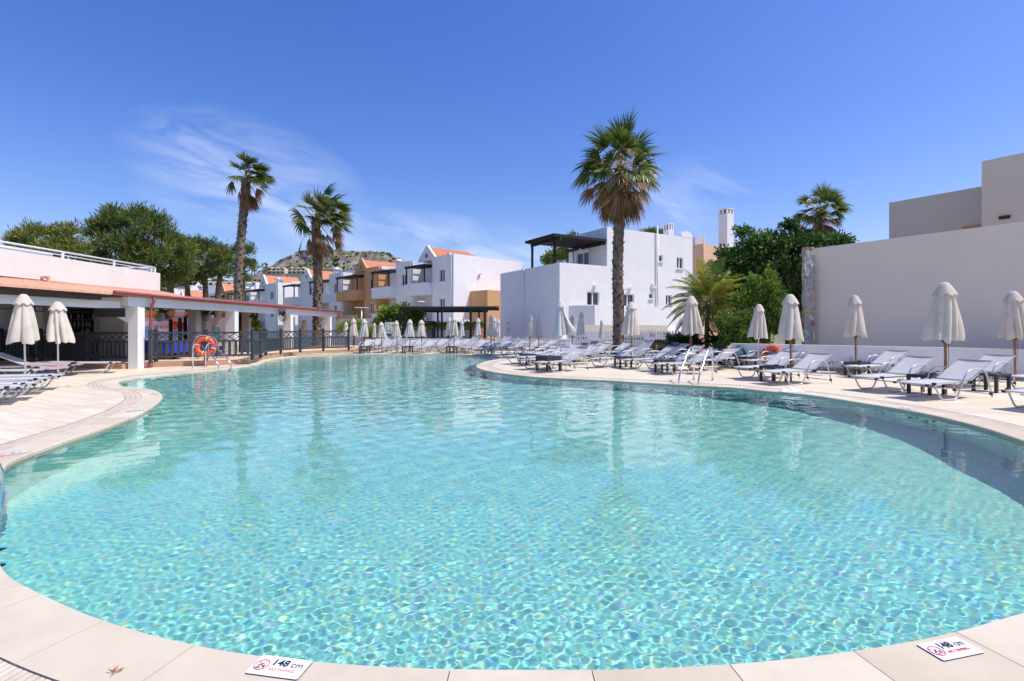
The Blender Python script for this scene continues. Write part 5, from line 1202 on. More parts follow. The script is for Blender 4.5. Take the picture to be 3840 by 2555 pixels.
# picket fence on it
pf = thing('picket_fence', 'white picket fence on the low wall behind the big palm', 'fence', (2.9, 30.6, .76)); A = Vector((3.3, 30.45, 0)); Bq = Vector((4.8, 29.55, 0)); Cq = Vector((9.6, 27.3, 0))
for a, b in ((A, Bq), (Bq, Cq)):
    d = (b - a).normalized(); L_ = (b - a).length; m = MB()
    for z in (.18, .36): m.bar((a.x, a.y, .76 + z), (b.x, b.y, .76 + z), .03, .06)
    for k in range(int(L_ / .155)): p = a + d * (k + .5) * .155; m.bar((p.x, p.y, .765), (p.x, p.y, 1.28), .085, .02, up=(-d.y, d.x, 0))
    W(m, pf).build('picket_panel', frame_w, pf)
# bin enclosure with green sign
be = thing('bin_enclosure', 'brown slatted wooden bin enclosure with a green sign by the picket fence', 'enclosure', (0, 0, 0)); c = dp(2466, 1285, 25.8); be.location = (c.x, c.y, 0); be.rotation_euler[2] = R(8); brn = mat('brown_boards', srgb(112, 66, 44), .7, .3, 3, stretch=(9, 9, .5))
m = MB()
for k in range(10): m.box((-.31 + .069 * k, -.25, .42), (.062, .03, .76)); m.box((-.31 + .069 * k, .25, .42), (.062, .03, .76))
for k in range(7): m.box((-.345, -.2 + .066 * k, .42), (.03, .06, .76)); m.box((.345, -.2 + .066 * k, .42), (.03, .06, .76))
m.box((0, 0, .82), (.74, .56, .04)); m.build('board_wall', brn, be); m = MB(); m.box((-.17, -.272, .5), (.16, .012, .26)); m.build('green_sign', mat('sign_green', srgb(30, 140, 90), .5, .1), be)
m = MB(); m.box((-.17, -.281, .47), (.03, .006, .12)); m.box((-.17, -.281, .56), (.05, .006, .04)); m.build('sign_mark', sign_w, be)
m = MB(); p = C0 + WU * fa(2444) + WNm * .05; m.box((p.x, p.y, zat(1259, p.y)), (.3, .12, .3), R(30)); tag(m.build('hose_box', mat('fire_red', srgb(196, 50, 52), .5, .1)), 'small red fire box on the white house behind the picket fence', 'fire box')
# dark pergola with lattice fence
dg = thing('dark_pergola', 'long black timber pergola with flat roof in front of the near white townhouse', 'pergola', (-7, 35, .7)); z_r = zat(1160, 34.5); 
FL, FR, BR_, BL2 = dp(1498, 1160, 34.2), dp(1872, 1166, 33.6), dp(1830, 1160, 37.5), dp(1560, 1160, 38.0)
for q in (FL, FR, BR_, BL2): q.z = 0
def lerp(a, b, t): return a + (b - a) * t
m = MB(); m.prism([(q.x, q.y) for q in (FL, FR, BR_, BL2)], z_r + .12, z_r + .17); W(m, dg).build('roof_sheet', mat('grey_felt_roof', srgb(96, 94, 94), .8, .15), dg)
m = MB()
for a, b in ((FL, FR), (BL2, BR_)): m.bar((a.x, a.y, z_r - .02), (b.x, b.y, z_r - .02), .12, .2)
W(m, dg).build('beam', black_w, dg); m = MB()
for k in range(18): a, b = lerp(FL, FR, (k + .3) / 18), lerp(BL2, BR_, (k + .3) / 18); m.bar((a.x, a.y, z_r + .09), (b.x, b.y, z_r + .09), .07, .05)
W(m, dg).build('rafter', black_w, dg)
for x, f in ((1499, 0), (1521, 0), (1657, 0), (1765, 0), (1818, 0), (1642, 1), (1796, 1)):
    a, b = (FL, FR) if f == 0 else (BL2, BR_); d_ = (b - a).normalized(); p = a + d_ * hitx(x, a, d_); m = MB(); m.bar((p.x, p.y, .3), (p.x, p.y, z_r - .1), .15 if x in (1818, 1765, 1521) else .12); W(m, dg).build('post', black_w, dg)
lf_ = thing('lattice_fence', 'black diagonal lattice fence below the dark pergola', 'fence', (-7, 33.4, .72)); a, b = dp(1507, 1250, 33.3), dp(1797, 1250, 33.0); a.z = b.z = 0; d_ = (b - a).normalized(); L_ = (b - a).length; zl0, zl1 = .74, zat(1233, 33.2); m = MB(); hh = zl1 - zl0; k = -hh
while k < L_:
    for sg in (0, 1):
        s0, s1 = k, k + hh; z0_, z1_ = (zl0, zl1) if sg == 0 else (zl1, zl0)
        c0, c1 = max(s0, 0), min(s1, L_)
        if c1 <= c0: continue
        p, q = a + d_ * c0, a + d_ * c1; m.bar((p.x, p.y + .02 * sg, z0_ + (z1_ - z0_) * (c0 - s0) / hh), (q.x, q.y + .02 * sg, z0_ + (z1_ - z0_) * (c1 - s0) / hh), .035, .012, up=(-d_.y, d_.x, 0))
    k += .13
for z in (zl0 + .03, zl1 - .03): m.bar((a.x, a.y + .03, z), (b.x, b.y + .03, z), .05, .08)
W(m, lf_).build('lattice', black_w, lf_)
for k in range(6): p = lerp(a, b, k / 5); m = MB(); m.box((p.x, p.y + .04, (zl0 + zl1) / 2), (.1, .08, hh + .06)); W(m, lf_).build('post', black_w, lf_)
bs = thing('bench_shelter', 'small black bench shelter behind the parasols at the lattice fence', 'shelter', tuple(dp(1585, 1225, 35))); bs.location.z = 0; zt_ = zat(1207, 35); wq = 95 / CF * 35
m = MB(); m.box((0, 0, zt_), (wq, .8, .08)); m.build('roof', black_w, bs)
for sx in (-1, 1):
    for y_ in (-.3, .3): m = MB(); m.bar((sx * wq * .46, y_, .3), (sx * wq * .46, y_, zt_ - .04), .09); m.build('post', black_w, bs)
acu = thing('air_conditioner', 'white air conditioner box at the foot of the near white townhouse end wall', 'air conditioner', tuple(dp(1750, 1213, 44))); m = MB(); m.box((0, 0, 0), (.9, .35, .62), R(44)); m.build('casing', frame_w, acu); m = MB(); m.lathe([(.02, 0), (.24, 0), (.24, .02), (.02, .02)], 18, (-.1 + .14, -.19, 0), (.701, -.713, 0)); m.build('fan_grille', blk, acu)
wn = MB(); wn.box((0, 0, 0), (.26, .012, .26)); o = wn.build('paper_notice', sign_w); pq = dp(1965, 1284, 31.55); o.location = (pq.x + .06, 31.76, .5); o.rotation_euler[2] = R(-20); tag(o, 'small square white notice on the pinkish low wall', 'notice')
# map board
mb_ = thing('map_board', 'white resort map board with blue foot among the far parasols', 'map board', tuple(dp(1465, 1260, 33.6))); mb_.location.z = .5; wq = 44 / CF * 33; zt_ = zat(1208, 33) - .5; zb_ = zat(1252, 33) - .5
m = MB(); m.box((0, 0, (zt_ + zb_) / 2), (wq, .05, zt_ - zb_)); m.build('board', mat('map_paper', srgb(226, 226, 222), .6, .04), mb_)
m = MB(); m.box((0, -.0, zb_ - .09), (wq, .06, .17)); m.build('blue_footer', mat('map_blue', srgb(60, 84, 140), .5, .1), mb_)
pc = [mat('map_yellow', srgb(220, 200, 110), .6, .1), mat('map_sky', srgb(130, 180, 214), .6, .1), mat('map_green', srgb(150, 190, 120), .6, .1)]; rr = random.Random(4)
for k in range(16):
    m = MB(); r_ = rr.uniform(.025, .075); m.lathe([(.0, 0), (r_, 0), (r_, .004), (0, .004)], 7, (rr.uniform(-.38, .38) * wq, -.0265, zb_ + rr.uniform(.12, .9) * (zt_ - zb_)), (0, -1, 0)); m.build('map_patch', pc[k % 3], mb_)
for sx in (-1, 1): m = MB(); m.bar((sx * wq * .45, .03, -.4), (sx * wq * .45, .03, zt_), .06); m.build('post', blk, mb_)
# lamp posts
def lamp(x, d, ytop, label, kind, zb=.2):
    p = dp(x, 1230, d); zt_ = zat(ytop, d); t = thing('street_lamp', label, 'street lamp', (p.x, p.y, zb)); m = MB(); m.tube([(0, 0, 0), (0, 0, zt_ - zb - .35)], .05, 8); m.build('post', black_w if kind != 2 else alu, t)
    if kind == 1:
        m = MB(); m.lathe([(.06, zt_ - zb - .42), (.17, zt_ - zb - .1), (.16, zt_ - zb - .1), (.05, zt_ - zb - .4)], 8); m.build('lantern', mat('lamp_glass', srgb(200, 205, 205), .2, .1), t); m = MB(); m.lathe([(.33, zt_ - zb - .1), (.3, zt_ - zb - .05), (.02, zt_ - zb)], 14); m.build('lamp_hat', frame_w, t)
    else:
        m = MB(); m.box((0, 0, zt_ - zb - .2), (1.0, .2, .05), R(15)); m.build('lamp_bar', frame_w, t); m = MB(); m.tube([(0, 0, zt_ - zb - .4), (0, 0, zt_ - zb - .2)], .04, 6); m.build('neck', black_w if kind != 2 else alu, t)
lamp(1578, 40, 1129, 'black street lamp with white hat before the near white townhouse', 1); lamp(1356, 38, 1144, 'slim grey street lamp with flat bar before the orange house', 2); lamp(2337, 28.5, 1072, 'dark street lamp with flat white top right behind the big palm trunk', 3)
# ================================================================ vegetation
def leafm(name, c1, c2, rough=.5, tr=.25): return mat(name, c1, rough, .2, .6, col2=c2, transl=tr, spec=.4)
pine_m = [leafm('pine_needle_dark', (.085, .14, .035, 1), (.055, .095, .028, 1)), leafm('pine_needle_mid', (.19, .25, .05, 1), (.13, .18, .042, 1)), leafm('pine_needle_light', (.38, .39, .07, 1), (.28, .30, .06, 1))]
ficus_m = [leafm('ficus_leaf_dark', (.06, .13, .035, 1), (.038, .088, .026, 1), .3, .2), leafm('ficus_leaf_mid', (.11, .22, .05, 1), (.075, .155, .036, 1), .24, .25), leafm('ficus_leaf_light', (.30, .38, .09, 1), (.19, .26, .06, 1), .28, .35)]
cyp_m = [leafm('bush_leaf_dark', (.08, .15, .03, 1), (.05, .10, .024, 1)), leafm('bush_leaf_mid', (.20, .33, .045, 1), (.13, .23, .035, 1)), leafm('bush_leaf_light', (.38, .48, .07, 1), (.28, .36, .05, 1))]
hedge_m = [leafm('hedge_leaf_mid', (.16, .25, .04, 1), (.09, .16, .03, 1)), leafm('hedge_leaf_light', (.36, .42, .09, 1), (.24, .3, .06, 1))]
bark = mat('pine_bark', srgb(122, 98, 80), .95, .4, 2.5, .8, 10, col2=srgb(78, 62, 52), stretch=(1, 1, .35), bdist=.05)
bark_g = mat('grey_bark', srgb(120, 108, 94), .95, .3, 3, .6, 14, stretch=(1, 1, .4))
NR = np.random.default_rng(12)
def cards(P, D, size, asp, mi, mats, name, parent, twist=None, taper=.35, jit=.25):
    """P centres, D long axis directions: one leaf-shaped six-sided card each"""
    n = len(P); D = D / np.maximum(np.linalg.norm(D, axis=1, keepdims=True), 1e-6); rv = NR.normal(size=(n, 3)); S = np.cross(D, rv); S /= np.maximum(np.linalg.norm(S, axis=1, keepdims=True), 1e-6)
    L = size * NR.uniform(1 - jit, 1 + jit, (n, 1)); Wd = L * asp; Nn = np.cross(S, D)
    V = np.stack([P - D * L * .5, P - D * L * .05 + S * Wd * .5 + Nn * Wd * .12, P + D * L * .5, P - D * L * .05 - S * Wd * .5 + Nn * Wd * .12], 1).reshape(-1, 3)
    me = bpy.data.meshes.new(name); F = np.arange(n * 4).reshape(n, 4)
    me.vertices.add(n * 4); me.vertices.foreach_set('co', V.astype(np.float32).ravel()); me.loops.add(n * 4); me.loops.foreach_set('vertex_index', F.ravel().astype(np.int32)); me.polygons.add(n)
    me.polygons.foreach_set('loop_start', np.arange(0, n * 4, 4, dtype=np.int32)); me.polygons.foreach_set('loop_total', np.full(n, 4, np.int32))
    for m_ in mats: me.materials.append(m_)
    me.polygons.foreach_set('material_index', mi.astype(np.int32)); me.update(); me.validate()
    o = bpy.data.objects.new(name, me); COL.objects.link(o)
    if parent is not None: o.parent = parent
    return o
def clumps(blobs, nclump, cr, per, outward=.8, fill=.35, up=.25, squash=1.0):
    """leaf centres and directions gathered into clumps over ellipsoid blobs"""
    B = np.array(blobs, float); vol = (B[:, 3] * B[:, 4] * B[:, 5]) ** .67; w = vol / vol.sum(); ci = NR.choice(len(B), nclump, p=w)
    d = NR.normal(size=(nclump, 3)); d /= np.linalg.norm(d, axis=1, keepdims=True); d[:, 2] = np.where(d[:, 2] < -.3, -d[:, 2] * .6, d[:, 2])
    rr = NR.uniform(fill, 1, (nclump, 1)) ** .5 * np.where(NR.uniform(size=(nclump, 1)) < .25, NR.uniform(1, 1.28, (nclump, 1)), 1); C = B[ci, :3] + d * rr * B[ci, 3:6]
    k = NR.poisson(per, nclump) + 2; idx = np.repeat(np.arange(nclump), k); n = len(idx)
    q = NR.normal(size=(n, 3)); q /= np.linalg.norm(q, axis=1, keepdims=True); q *= NR.uniform(.2, 1, (n, 1)) ** .6; crs = cr * NR.uniform(.6, 1.35, (nclump, 1))
    P = C[idx] + q * crs[idx] * np.array([1, 1, squash]); D = q * 1.0 + d[idx] * outward + np.array([0, 0, up]) + NR.normal(size=(n, 3)) * .35
    tone = NR.uniform(size=nclump)[idx] * .6 + NR.uniform(size=n) * .4
    return P, D, tone
def tree(name, label, base, blobs, mats, ncl, cr, per, size, asp, trunk, trunk_r, bark_m, group=None, cat='tree', tone=(.3, .75), limbs=True, **kw):
    t = thing(name, label, cat, base, 0, group); b = Vector(base)
    bl = [(x - b.x, y - b.y, z - b.z, rx, ry, rz) for x, y, z, rx, ry, rz in blobs]
    P, D, tn = clumps(bl, int(ncl * 1.3), cr, per, **kw); mi = np.digitize(tn, tone) if len(mats) == 3 else (tn > tone[0]).astype(int)
    cards(P, D, size, asp, mi, mats, 'crown', t)
    if trunk:
        tp = [Vector(p) - b for p in trunk]; m = MB(); tp2 = smooth_path(tp, 5); nn = len(tp2); m.tube(tp2, [trunk_r * (1.25 - .75 * i / nn) + (.25 * trunk_r if i == 0 else 0) for i in range(nn)], 9)
        if limbs:
            for x, y, z, rx, ry, rz in bl:
                s = tp[-1].lerp(tp[-2], random.uniform(.0, .5)); e = Vector((x, y, z)); mid = s.lerp(e, .5) + Vector((random.uniform(-.3, .3), random.uniform(-.3, .3), -.2)) * trunk_r * 4
                m.tube(smooth_path([s, mid, e], 4), [trunk_r * .5 * (1 - .1 * i) for i in range(9)], 6)
        m.build('trunk', bark_m, t)
    return t
def bl_px(lst, d0):
    out = []
    for x, y, rx, ry, *dd in lst:
        d = d0 + (dd[0] if dd else 0); p = dp(x, y, d); out.append((p.x, p.y, p.z, rx / CF * d, rx / CF * d * .9, ry / CF * d))
    return out
GP = 'pines behind the pool bar'
def pine(label, d, blobs, trunk, tr, ncl, size=.42, cr=.5, light=(.35, .8), name='pine_tree', per=24):
    tb = [dp(x, y, d) for x, y in trunk]; tb[0].z = -1.5
    return tree(name, label, tb[0], bl_px(blobs, d), pine_m, int(ncl * .8), cr * 1.05, per, size, .17, tb, tr, bark, GP, tone=light, outward=.5, fill=.2, up=.55)
pine('yellowish pine at the left end above the bar railing', 34, [(70, 905, 40, 38), (125, 880, 38, 36), (100, 950, 60, 45), (45, 950, 30, 30), (165, 945, 40, 40)], [(105, 1250), (105, 1000)], .22, 150, light=(.2, .55), size=.36, cr=.42)
pine('yellowish pine with two separate tops, second from the left above the railing', 35, [(205, 880, 32, 36), (260, 870, 36, 32), (235, 930, 60, 45), (290, 940, 36, 45), (190, 965, 40, 40)], [(240, 1250), (240, 980)], .22, 160, light=(.2, .55), size=.36, cr=.42)
pine('largest dark pine rising highest behind the bar roof corner', 40, [(430, 850, 70, 60), (520, 825, 75, 55), (570, 870, 60, 60), (370, 880, 45, 60), (470, 930, 110, 70), (350, 980, 70, 60), (590, 960, 55, 60), (500, 1000, 90, 50), (420, 800, 35, 25), (600, 830, 30, 30)], [(500, 1300), (500, 1100), (490, 930)], .45, 520, light=(.45, .85), size=.42, cr=.55)
pine('brownish pine drooping right of the bar parapet corner', 42, [(640, 900, 45, 45), (680, 940, 50, 45), (630, 980, 60, 60), (690, 1010, 40, 50), (640, 1060, 40, 45), (600, 1040, 35, 50), (610, 1110, 25, 25)], [(640, 1300), (640, 1000)], .3, 260, light=(.3, .8), size=.4, cr=.5)
pine('round headed stone pine with dense dark green dome', 48, [(740, 925, 55, 35), (790, 940, 55, 40), (720, 970, 55, 35), (820, 980, 40, 40), (700, 930, 25, 30)], [(770, 1300), (772, 1150), (768, 1010)], .3, 250, light=(.45, .9), size=.36, cr=.5, name='stone_pine')
pine('pine with forked trunk seen above the first bar columns', 46, [(700, 1000, 40, 40), (680, 1050, 35, 40), (735, 1045, 35, 35)], [(708, 1300), (706, 1140), (700, 1060)], .28, 130, light=(.3, .7), size=.36, cr=.45)
pine('pine with the most leaning bare trunk left of the tall palm', 46, [(830, 970, 50, 40), (800, 1020, 45, 35), (850, 1020, 40, 35), (770, 1030, 30, 35)], [(815, 1300), (818, 1120), (828, 1020)], .3, 200, light=(.4, .8), size=.36, cr=.45)
pine('small pine half hidden behind the tall leaning palm trunk', 52, [(925, 945, 28, 36), (900, 985, 25, 30), (935, 995, 26, 30), (880, 940, 20, 22), (915, 1050, 25, 30)], [(912, 1300), (912, 1100), (915, 1000)], .2, 110, light=(.4, .85), size=.38, cr=.45)
# big leaved dark tree behind the stone pier
d = 24; FB = [(2900, 925, 70, 45), (3010, 915, 70, 35), (3120, 915, 60, 25), (2740, 1010, 60, 60), (2800, 1080, 90, 90), (2760, 1150, 80, 80), (2920, 1220, 90, 80), (2850, 935, 75, 55), (2780, 985, 70, 55), (2950, 940, 85, 60), (3040, 935, 70, 50), (3130, 920, 50, 30), (2870, 1030, 110, 80), (2990, 1030, 90, 90), (3070, 990, 70, 80, 1), (2990, 1150, 90, 110, .5), (2730, 955, 35, 25), (3050, 1130, 60, 100, .8), (2900, 1130, 80, 80, .5), (2960, 855, 30, 25), (3160, 915, 35, 18), (2790, 880, 30, 25)]
tree('broadleaf_tree', 'large dark glossy leaved tree behind the stone pier of the beige wall', dp(2960, 1300, 24) * Vector((1, 1, 0)) if 0 else Vector((dp(2960, 1300, 24).x, 24, 0)), bl_px(FB, d), ficus_m, 1150, .34, 20, .2, .5, [Vector((dp(2960, 1300, 24).x, 24, 0)), dp(2965, 1180, 24), dp(2950, 1050, 24)], .2, bark_g, tone=(.42, .8), outward=.4, fill=.25, up=.1)
# conifer-like bushes in front of it
def bush(label, d, blobs, ncl, size=.14, cr=.2, per=24, tone=(.3, .68), mats=None, name='conifer_bush', asp=.4, z0=0, up=.9, cat='bush'):
    B = bl_px(blobs, d); bx = sum(b[0] for b in B) / len(B); return tree(name, label, (bx, d, z0), B, mats or cyp_m, ncl, cr, per, size, asp, [(bx, d, z0), (bx, d, B[0][2])], .06, bark_g, None, cat, tone=tone, limbs=False, outward=.5, fill=.3, up=up)
bush('tall bright green conifer bush with pointed tops left of the stone pier', 21, [(2880, 1080, 45, 45), (2845, 1130, 55, 55), (2900, 1160, 60, 70), (2930, 1230, 60, 60), (2860, 1230, 70, 70), (2825, 1075, 30, 40), (2885, 1045, 22, 28), (2790, 1130, 30, 40)], 420)
bush('lower rounded green conifer bush between date palm and hose wall', 20.6, [(2740, 1230, 50, 55), (2790, 1220, 55, 60), (2760, 1280, 65, 45), (2830, 1280, 50, 50), (2715, 1215, 28, 30)], 300, tone=(.38, .78))
bush('bright green leafy shrub right of the white picket fence', 24.5, [(2540, 1285, 38, 28), (2580, 1290, 40, 28), (2520, 1300, 30, 22)], 120, .16, .22, 20, (.2, .5), name='leafy_shrub', asp=.6, up=.5)
# pine crown peeking over the white house roof
tree('pine_tree', 'green tree crown peeking over the roof of the white building', Vector((dp(2140, 900, 55).x, 55, -1.5)), bl_px([(2110, 975, 55, 45), (2150, 950, 50, 40), (2060, 985, 30, 30), (2150, 900, 25, 22)], 55), pine_m, 170, .6, 16, .4, .3, [Vector((dp(2140, 900, 55).x, 55, -1.5)), dp(2140, 980, 55)], .3, bark, GP + ' and houses', tone=(.35, .75), up=.5)
tree('pine_tree', 'row of low green crowns behind the roof edge left of the small chimney', Vector((dp(2445, 900, 58).x, 58, -1.5)), bl_px([(2420, 880, 22, 12), (2450, 874, 26, 14), (2480, 880, 18, 10)], 58), pine_m, 60, .5, 14, .34, .3, [Vector((dp(2445, 900, 58).x, 58, -1.5)), dp(2445, 890, 58)], .3, bark, GP + ' and houses', tone=(.3, .75), up=.5)
# small tree before the townhouse, garden shrubs
d = 36.5; tree('small_tree', 'small bright green tree with forked trunk left of the dark pergola', Vector((dp(1510, 1250, d).x, d, .3)), bl_px([(1455, 1180, 40, 26), (1510, 1175, 45, 26), (1560, 1190, 32, 28), (1440, 1210, 30, 22), (1490, 1205, 45, 24), (1560, 1215, 24, 18)], d), cyp_m, 260, .38, 18, .24, .45, [Vector((dp(1508, 1250, d).x, d, .3)), dp(1510, 1240, d), dp(1512, 1215, d)], .12, bark_g, tone=(.22, .6), up=.2)
bush('feathery light green shrub behind the end of the dark fence', 33, [(1290, 1235, 26, 24), (1330, 1228, 30, 26), (1360, 1240, 24, 22)], 110, .2, .3, 18, (.15, .45), hedge_m[:1] * 1 + hedge_m + [], 'leafy_shrub', .25, .3) if 0 else bush('feathery light green shrub behind the end of the dark fence', 33, [(1290, 1235, 26, 24), (1330, 1228, 30, 26), (1360, 1240, 24, 22)], 110, .2, .3, 18, (.15, .45), None, 'leafy_shrub', .25, .3)
bush('dark green leafy shrub below the map board', 33.6, [(1390, 1255, 22, 24), (1410, 1262, 20, 18)], 60, .2, .25, 16, (.4, .8), None, 'leafy_shrub', .6, .3)
bush('yellow green clipped hedge behind the black lattice fence', 35.5, [(1600 + 25 * k, 1224, 20, 10) for k in range(9)], 200, .14, .2, 20, (.1, .4), [cyp_m[1], cyp_m[2], hedge_m[1]], 'clipped_hedge', .6, .9, cat='hedge')
bush('flowering climber on the dark posts behind the second bar column', 27.5, [(925, 1195, 22, 22), (945, 1215, 25, 22), (910, 1225, 20, 20), (960, 1230, 15, 16)], 80, .18, .25, 16, (.3, .8), None, 'climbing_shrub', .5, .2)
# ---------------------------------------------------------------- palms
palm_g = [leafm('palm_leaf_green', (.075, .15, .03, 1), (.045, .10, .02, 1), .4, .3), leafm('palm_leaf_yellow', (.24, .25, .05, 1), (.15, .16, .035, 1), .45, .3)]
palm_d = [mat('palm_dead_brown', srgb(150, 116, 74), .85, .3, 2, col2=srgb(104, 78, 50), transl=.2), mat('palm_dead_pale', srgb(176, 146, 106), .85, .3, 2, col2=srgb(128, 96, 62), transl=.2)]
petm = mat('palm_petiole', srgb(176, 150, 90), .6, .2, 3)
boot_m = mat('palm_boot', srgb(150, 134, 114), .95, .4, 6, .8, 30, col2=srgb(78, 66, 56), bdist=.02)
boot_d = mat('palm_trunk_dark', srgb(84, 68, 58), .95, .4, 3, .6, 20, col2=srgb(46, 38, 34))
def fan_leaf(m, base, dirv, lp, lf, droop, rnd, wind=None, nseg=22, spread=150, wid=.043):
    """petiole lp long then a fan of nseg pleated segments lf long; tips hang by droop"""
    d = dirv.normalized(); pts = []; p = base.copy(); cur = d.copy(); g = Vector((0, 0, -1))
    for i in range(6):
        pts.append(p.copy()); cur = (cur + g * .05 * droop + (wind * .10 if wind else Vector())).normalized(); p = p + cur * lp / 5
    m.cur = 2; m.tube(pts, [.03, .026, .022, .018, .015, .012], 4, False)
    hub = pts[-1]; side = cur.cross(Vector((0, 0, 1)))
    if side.length < .05: side = Vector((rnd.uniform(-1, 1), rnd.uniform(-1, 1), 0))
    side.normalize(); nrm = side.cross(cur).normalized(); roll = rnd.uniform(-1.0, 1.0); side, nrm = side * math.cos(roll) + nrm * math.sin(roll), nrm * math.cos(roll) - side * math.sin(roll)
    for k in range(nseg):
        a = R(spread) * (k / (nseg - 1) - .5) * 1.0 + rnd.uniform(-.03, .03); v = (cur * math.cos(a) + side * math.sin(a)).normalized(); L_ = lf * (1 - .28 * abs(a) / R(spread / 2)) * rnd.uniform(.85, 1.1); q = hub.copy(); c = v.copy(); row = []
        w_ = side * math.cos(a) - cur * math.sin(a); fold = nrm * (.5 if k % 2 else -.5)
        for i in range(6):
            u = i / 5; wd = wid * (.35 + 1.1 * u if u < .5 else .9 * (1 - u) * 2 + .03) * lf; row.append((q + (w_ + fold * .5).normalized() * wd, q - (w_ + fold * .5).normalized() * wd))
            c = (c + g * droop * (.05 + .48 * u * u) + (wind * (.10 + .25 * u) if wind else Vector()) + nrm * rnd.uniform(-.03, .03)).normalized(); q = q + c * L_ / 5
        m.cur = 0 if rnd.random() < m.mixy else 1
        vs = [x for r_ in row for x in r_]; m.add(vs, [(2 * i, 2 * i + 1, 2 * i + 3, 2 * i + 2) for i in range(5)])
def fan_palm(name, label, path, r0, hub_h, leaves, skirt, seed, wind=None, group='tall fan palms', boots=True, rough_top=True, upwind=1.0, lf=1.0, lp=.9, skirt_len=1.6, skirt_pitch=(-75, -35)):
    rnd = random.Random(seed); base = Vector(path[0]); t = thing(name, label, 'palm tree', base, 0, group)
    P = smooth_path([Vector(p) - base for p in path], 8); n = len(P); m = MB()
    m.tube(P, [r0 * (1 + .45 * max(0, 1 - i / n * 9)) for i in range(n)], 12)
    if boots:
        m.cur = 0; tot = sum((b - a).length for a, b in zip(P, P[1:])); step = .055; s = .7; ang = 0; acc = 0; i = 0
        Ls = [0]
        for a, b in zip(P, P[1:]): Ls.append(Ls[-1] + (b - a).length)
        while s < tot:
            while i < n - 2 and Ls[i + 1] < s: i += 1
            u = (s - Ls[i]) / (Ls[i + 1] - Ls[i]); c = P[i].lerp(P[i + 1], u); ax = (P[i + 1] - P[i]).normalized(); ang += 2.4 + rnd.uniform(-.2, .2)
            o1 = Vector((math.cos(ang), math.sin(ang), 0)); tn = ax.cross(o1).normalized(); o1 = tn.cross(ax); w_ = r0 * rnd.uniform(.3, .42); h = rnd.uniform(.16, .26); out_ = r0 * rnd.uniform(.18, .5)
            a_ = c + o1 * r0 * .9 - ax * h * .5; m.cur = 0 if rnd.random() < .72 else 1
            m.add([a_ + tn * w_, a_ - tn * w_, a_ + ax * h + o1 * out_ - tn * w_ * .55, a_ + ax * h + o1 * out_ + tn * w_ * .55, a_ + ax * h * .9 + o1 * (out_ - .05) + tn * w_ * .5, a_ + ax * h * .9 + o1 * (out_ - .05) - tn * w_ * .5], [(0, 1, 2, 3), (3, 2, 5, 4), (0, 3, 4), (1, 5, 2), (0, 4, 5, 1)]); s += step
    m.build('trunk', [boot_m, boot_d], t)
    hub = P[-1]; m = MB(); m.mixy = .58
    for k in range(leaves):
        f = (k + .5) / leaves; el = R(84 - 98 * f ** .68 + rnd.uniform(-7, 7)); az = 2.399963 * k + rnd.uniform(-.6, .6); dv = Vector((math.cos(az) * math.cos(el), math.sin(az) * math.cos(el), math.sin(el)))
        wv = None
        if wind:
            wv = wind * rnd.uniform(.6, 1.1); dv = (dv + wind * 1.0).normalized()
        fan_leaf(m, hub + dv * .12, dv, lp * rnd.uniform(.55, 1.3), lf * rnd.uniform(.7, 1.15), .6 + .7 * f, rnd, wv)
    m.build('crown', palm_g + [petm], t, recalc=False)
    if skirt:
        m = MB(); m.mixy = .6
        for k in range(skirt):
            f = k / skirt; el = R(skirt_pitch[1] + (skirt_pitch[0] - skirt_pitch[1]) * f + rnd.uniform(-8, 8)); az = 2.399963 * k + rnd.uniform(-.4, .4); dv = Vector((math.cos(az) * math.cos(el), math.sin(az) * math.cos(el), math.sin(el)))
            if wind: dv = (dv + wind * .35).normalized()
            fan_leaf(m, hub - Vector((0, 0, .15 + .5 * f)) + Vector((dv.x, dv.y, 0)) * r0 * .7, dv, lp * rnd.uniform(.8, 1.2), lf * rnd.uniform(.8, 1.1), 1.3, rnd, wind * .35 if wind else None, 16, 95, .03)
        m.build('dead_fronds', palm_d + [petm], t, recalc=False)
    return t
d = 25; b0 = at(2320, 1330); fan_palm('fan_palm', 'tallest straight fan palm with brown skirt standing right of centre', [Vector((dp(2318, 1300, d).x, d, .1)), dp(2318, 1180, d), dp(2316, 1000, d), dp(2322, 830, d), dp(2327, 632, d)], .25, 0, 42, 42, 3, lf=1.35, lp=1.2, skirt_pitch=(-80, -8))
d = 31; wd = Vector((.62, -.1, .02))
fan_palm('fan_palm', 'tall leaning windblown fan palm, left one of the pair', [Vector((dp(897, 1300, d).x, d, -.5)), dp(893, 1130, d), dp(898, 990, d), dp(908, 850, d), dp(918, 740, d), dp(923, 668, d)], .24, 0, 27, 18, 5, wind=wd, lf=1.0, lp=.75, skirt_pitch=(-85, -45))
d = 37; fan_palm('fan_palm', 'shorter windblown fan palm, right one of the pair', [Vector((dp(1188, 1300, d).x, d, -.5)), dp(1190, 1150, d), dp(1192, 1050, d), dp(1188, 930, d), dp(1184, 822, d)], .3, 0, 40, 20, 8, wind=wd, lf=1.45, lp=1.5, skirt_pitch=(-85, -40))
d = 30; fan_palm('fan_palm', 'fan palm head rising behind the large dark tree on the right', [Vector((dp(3075, 1300, d).x, d, -.5)), dp(3075, 1000, d), dp(3073, 800, d)], .2, 0, 34, 34, 14, lf=.95, lp=.75, group='tall fan palms', skirt_pitch=(-75, 0))
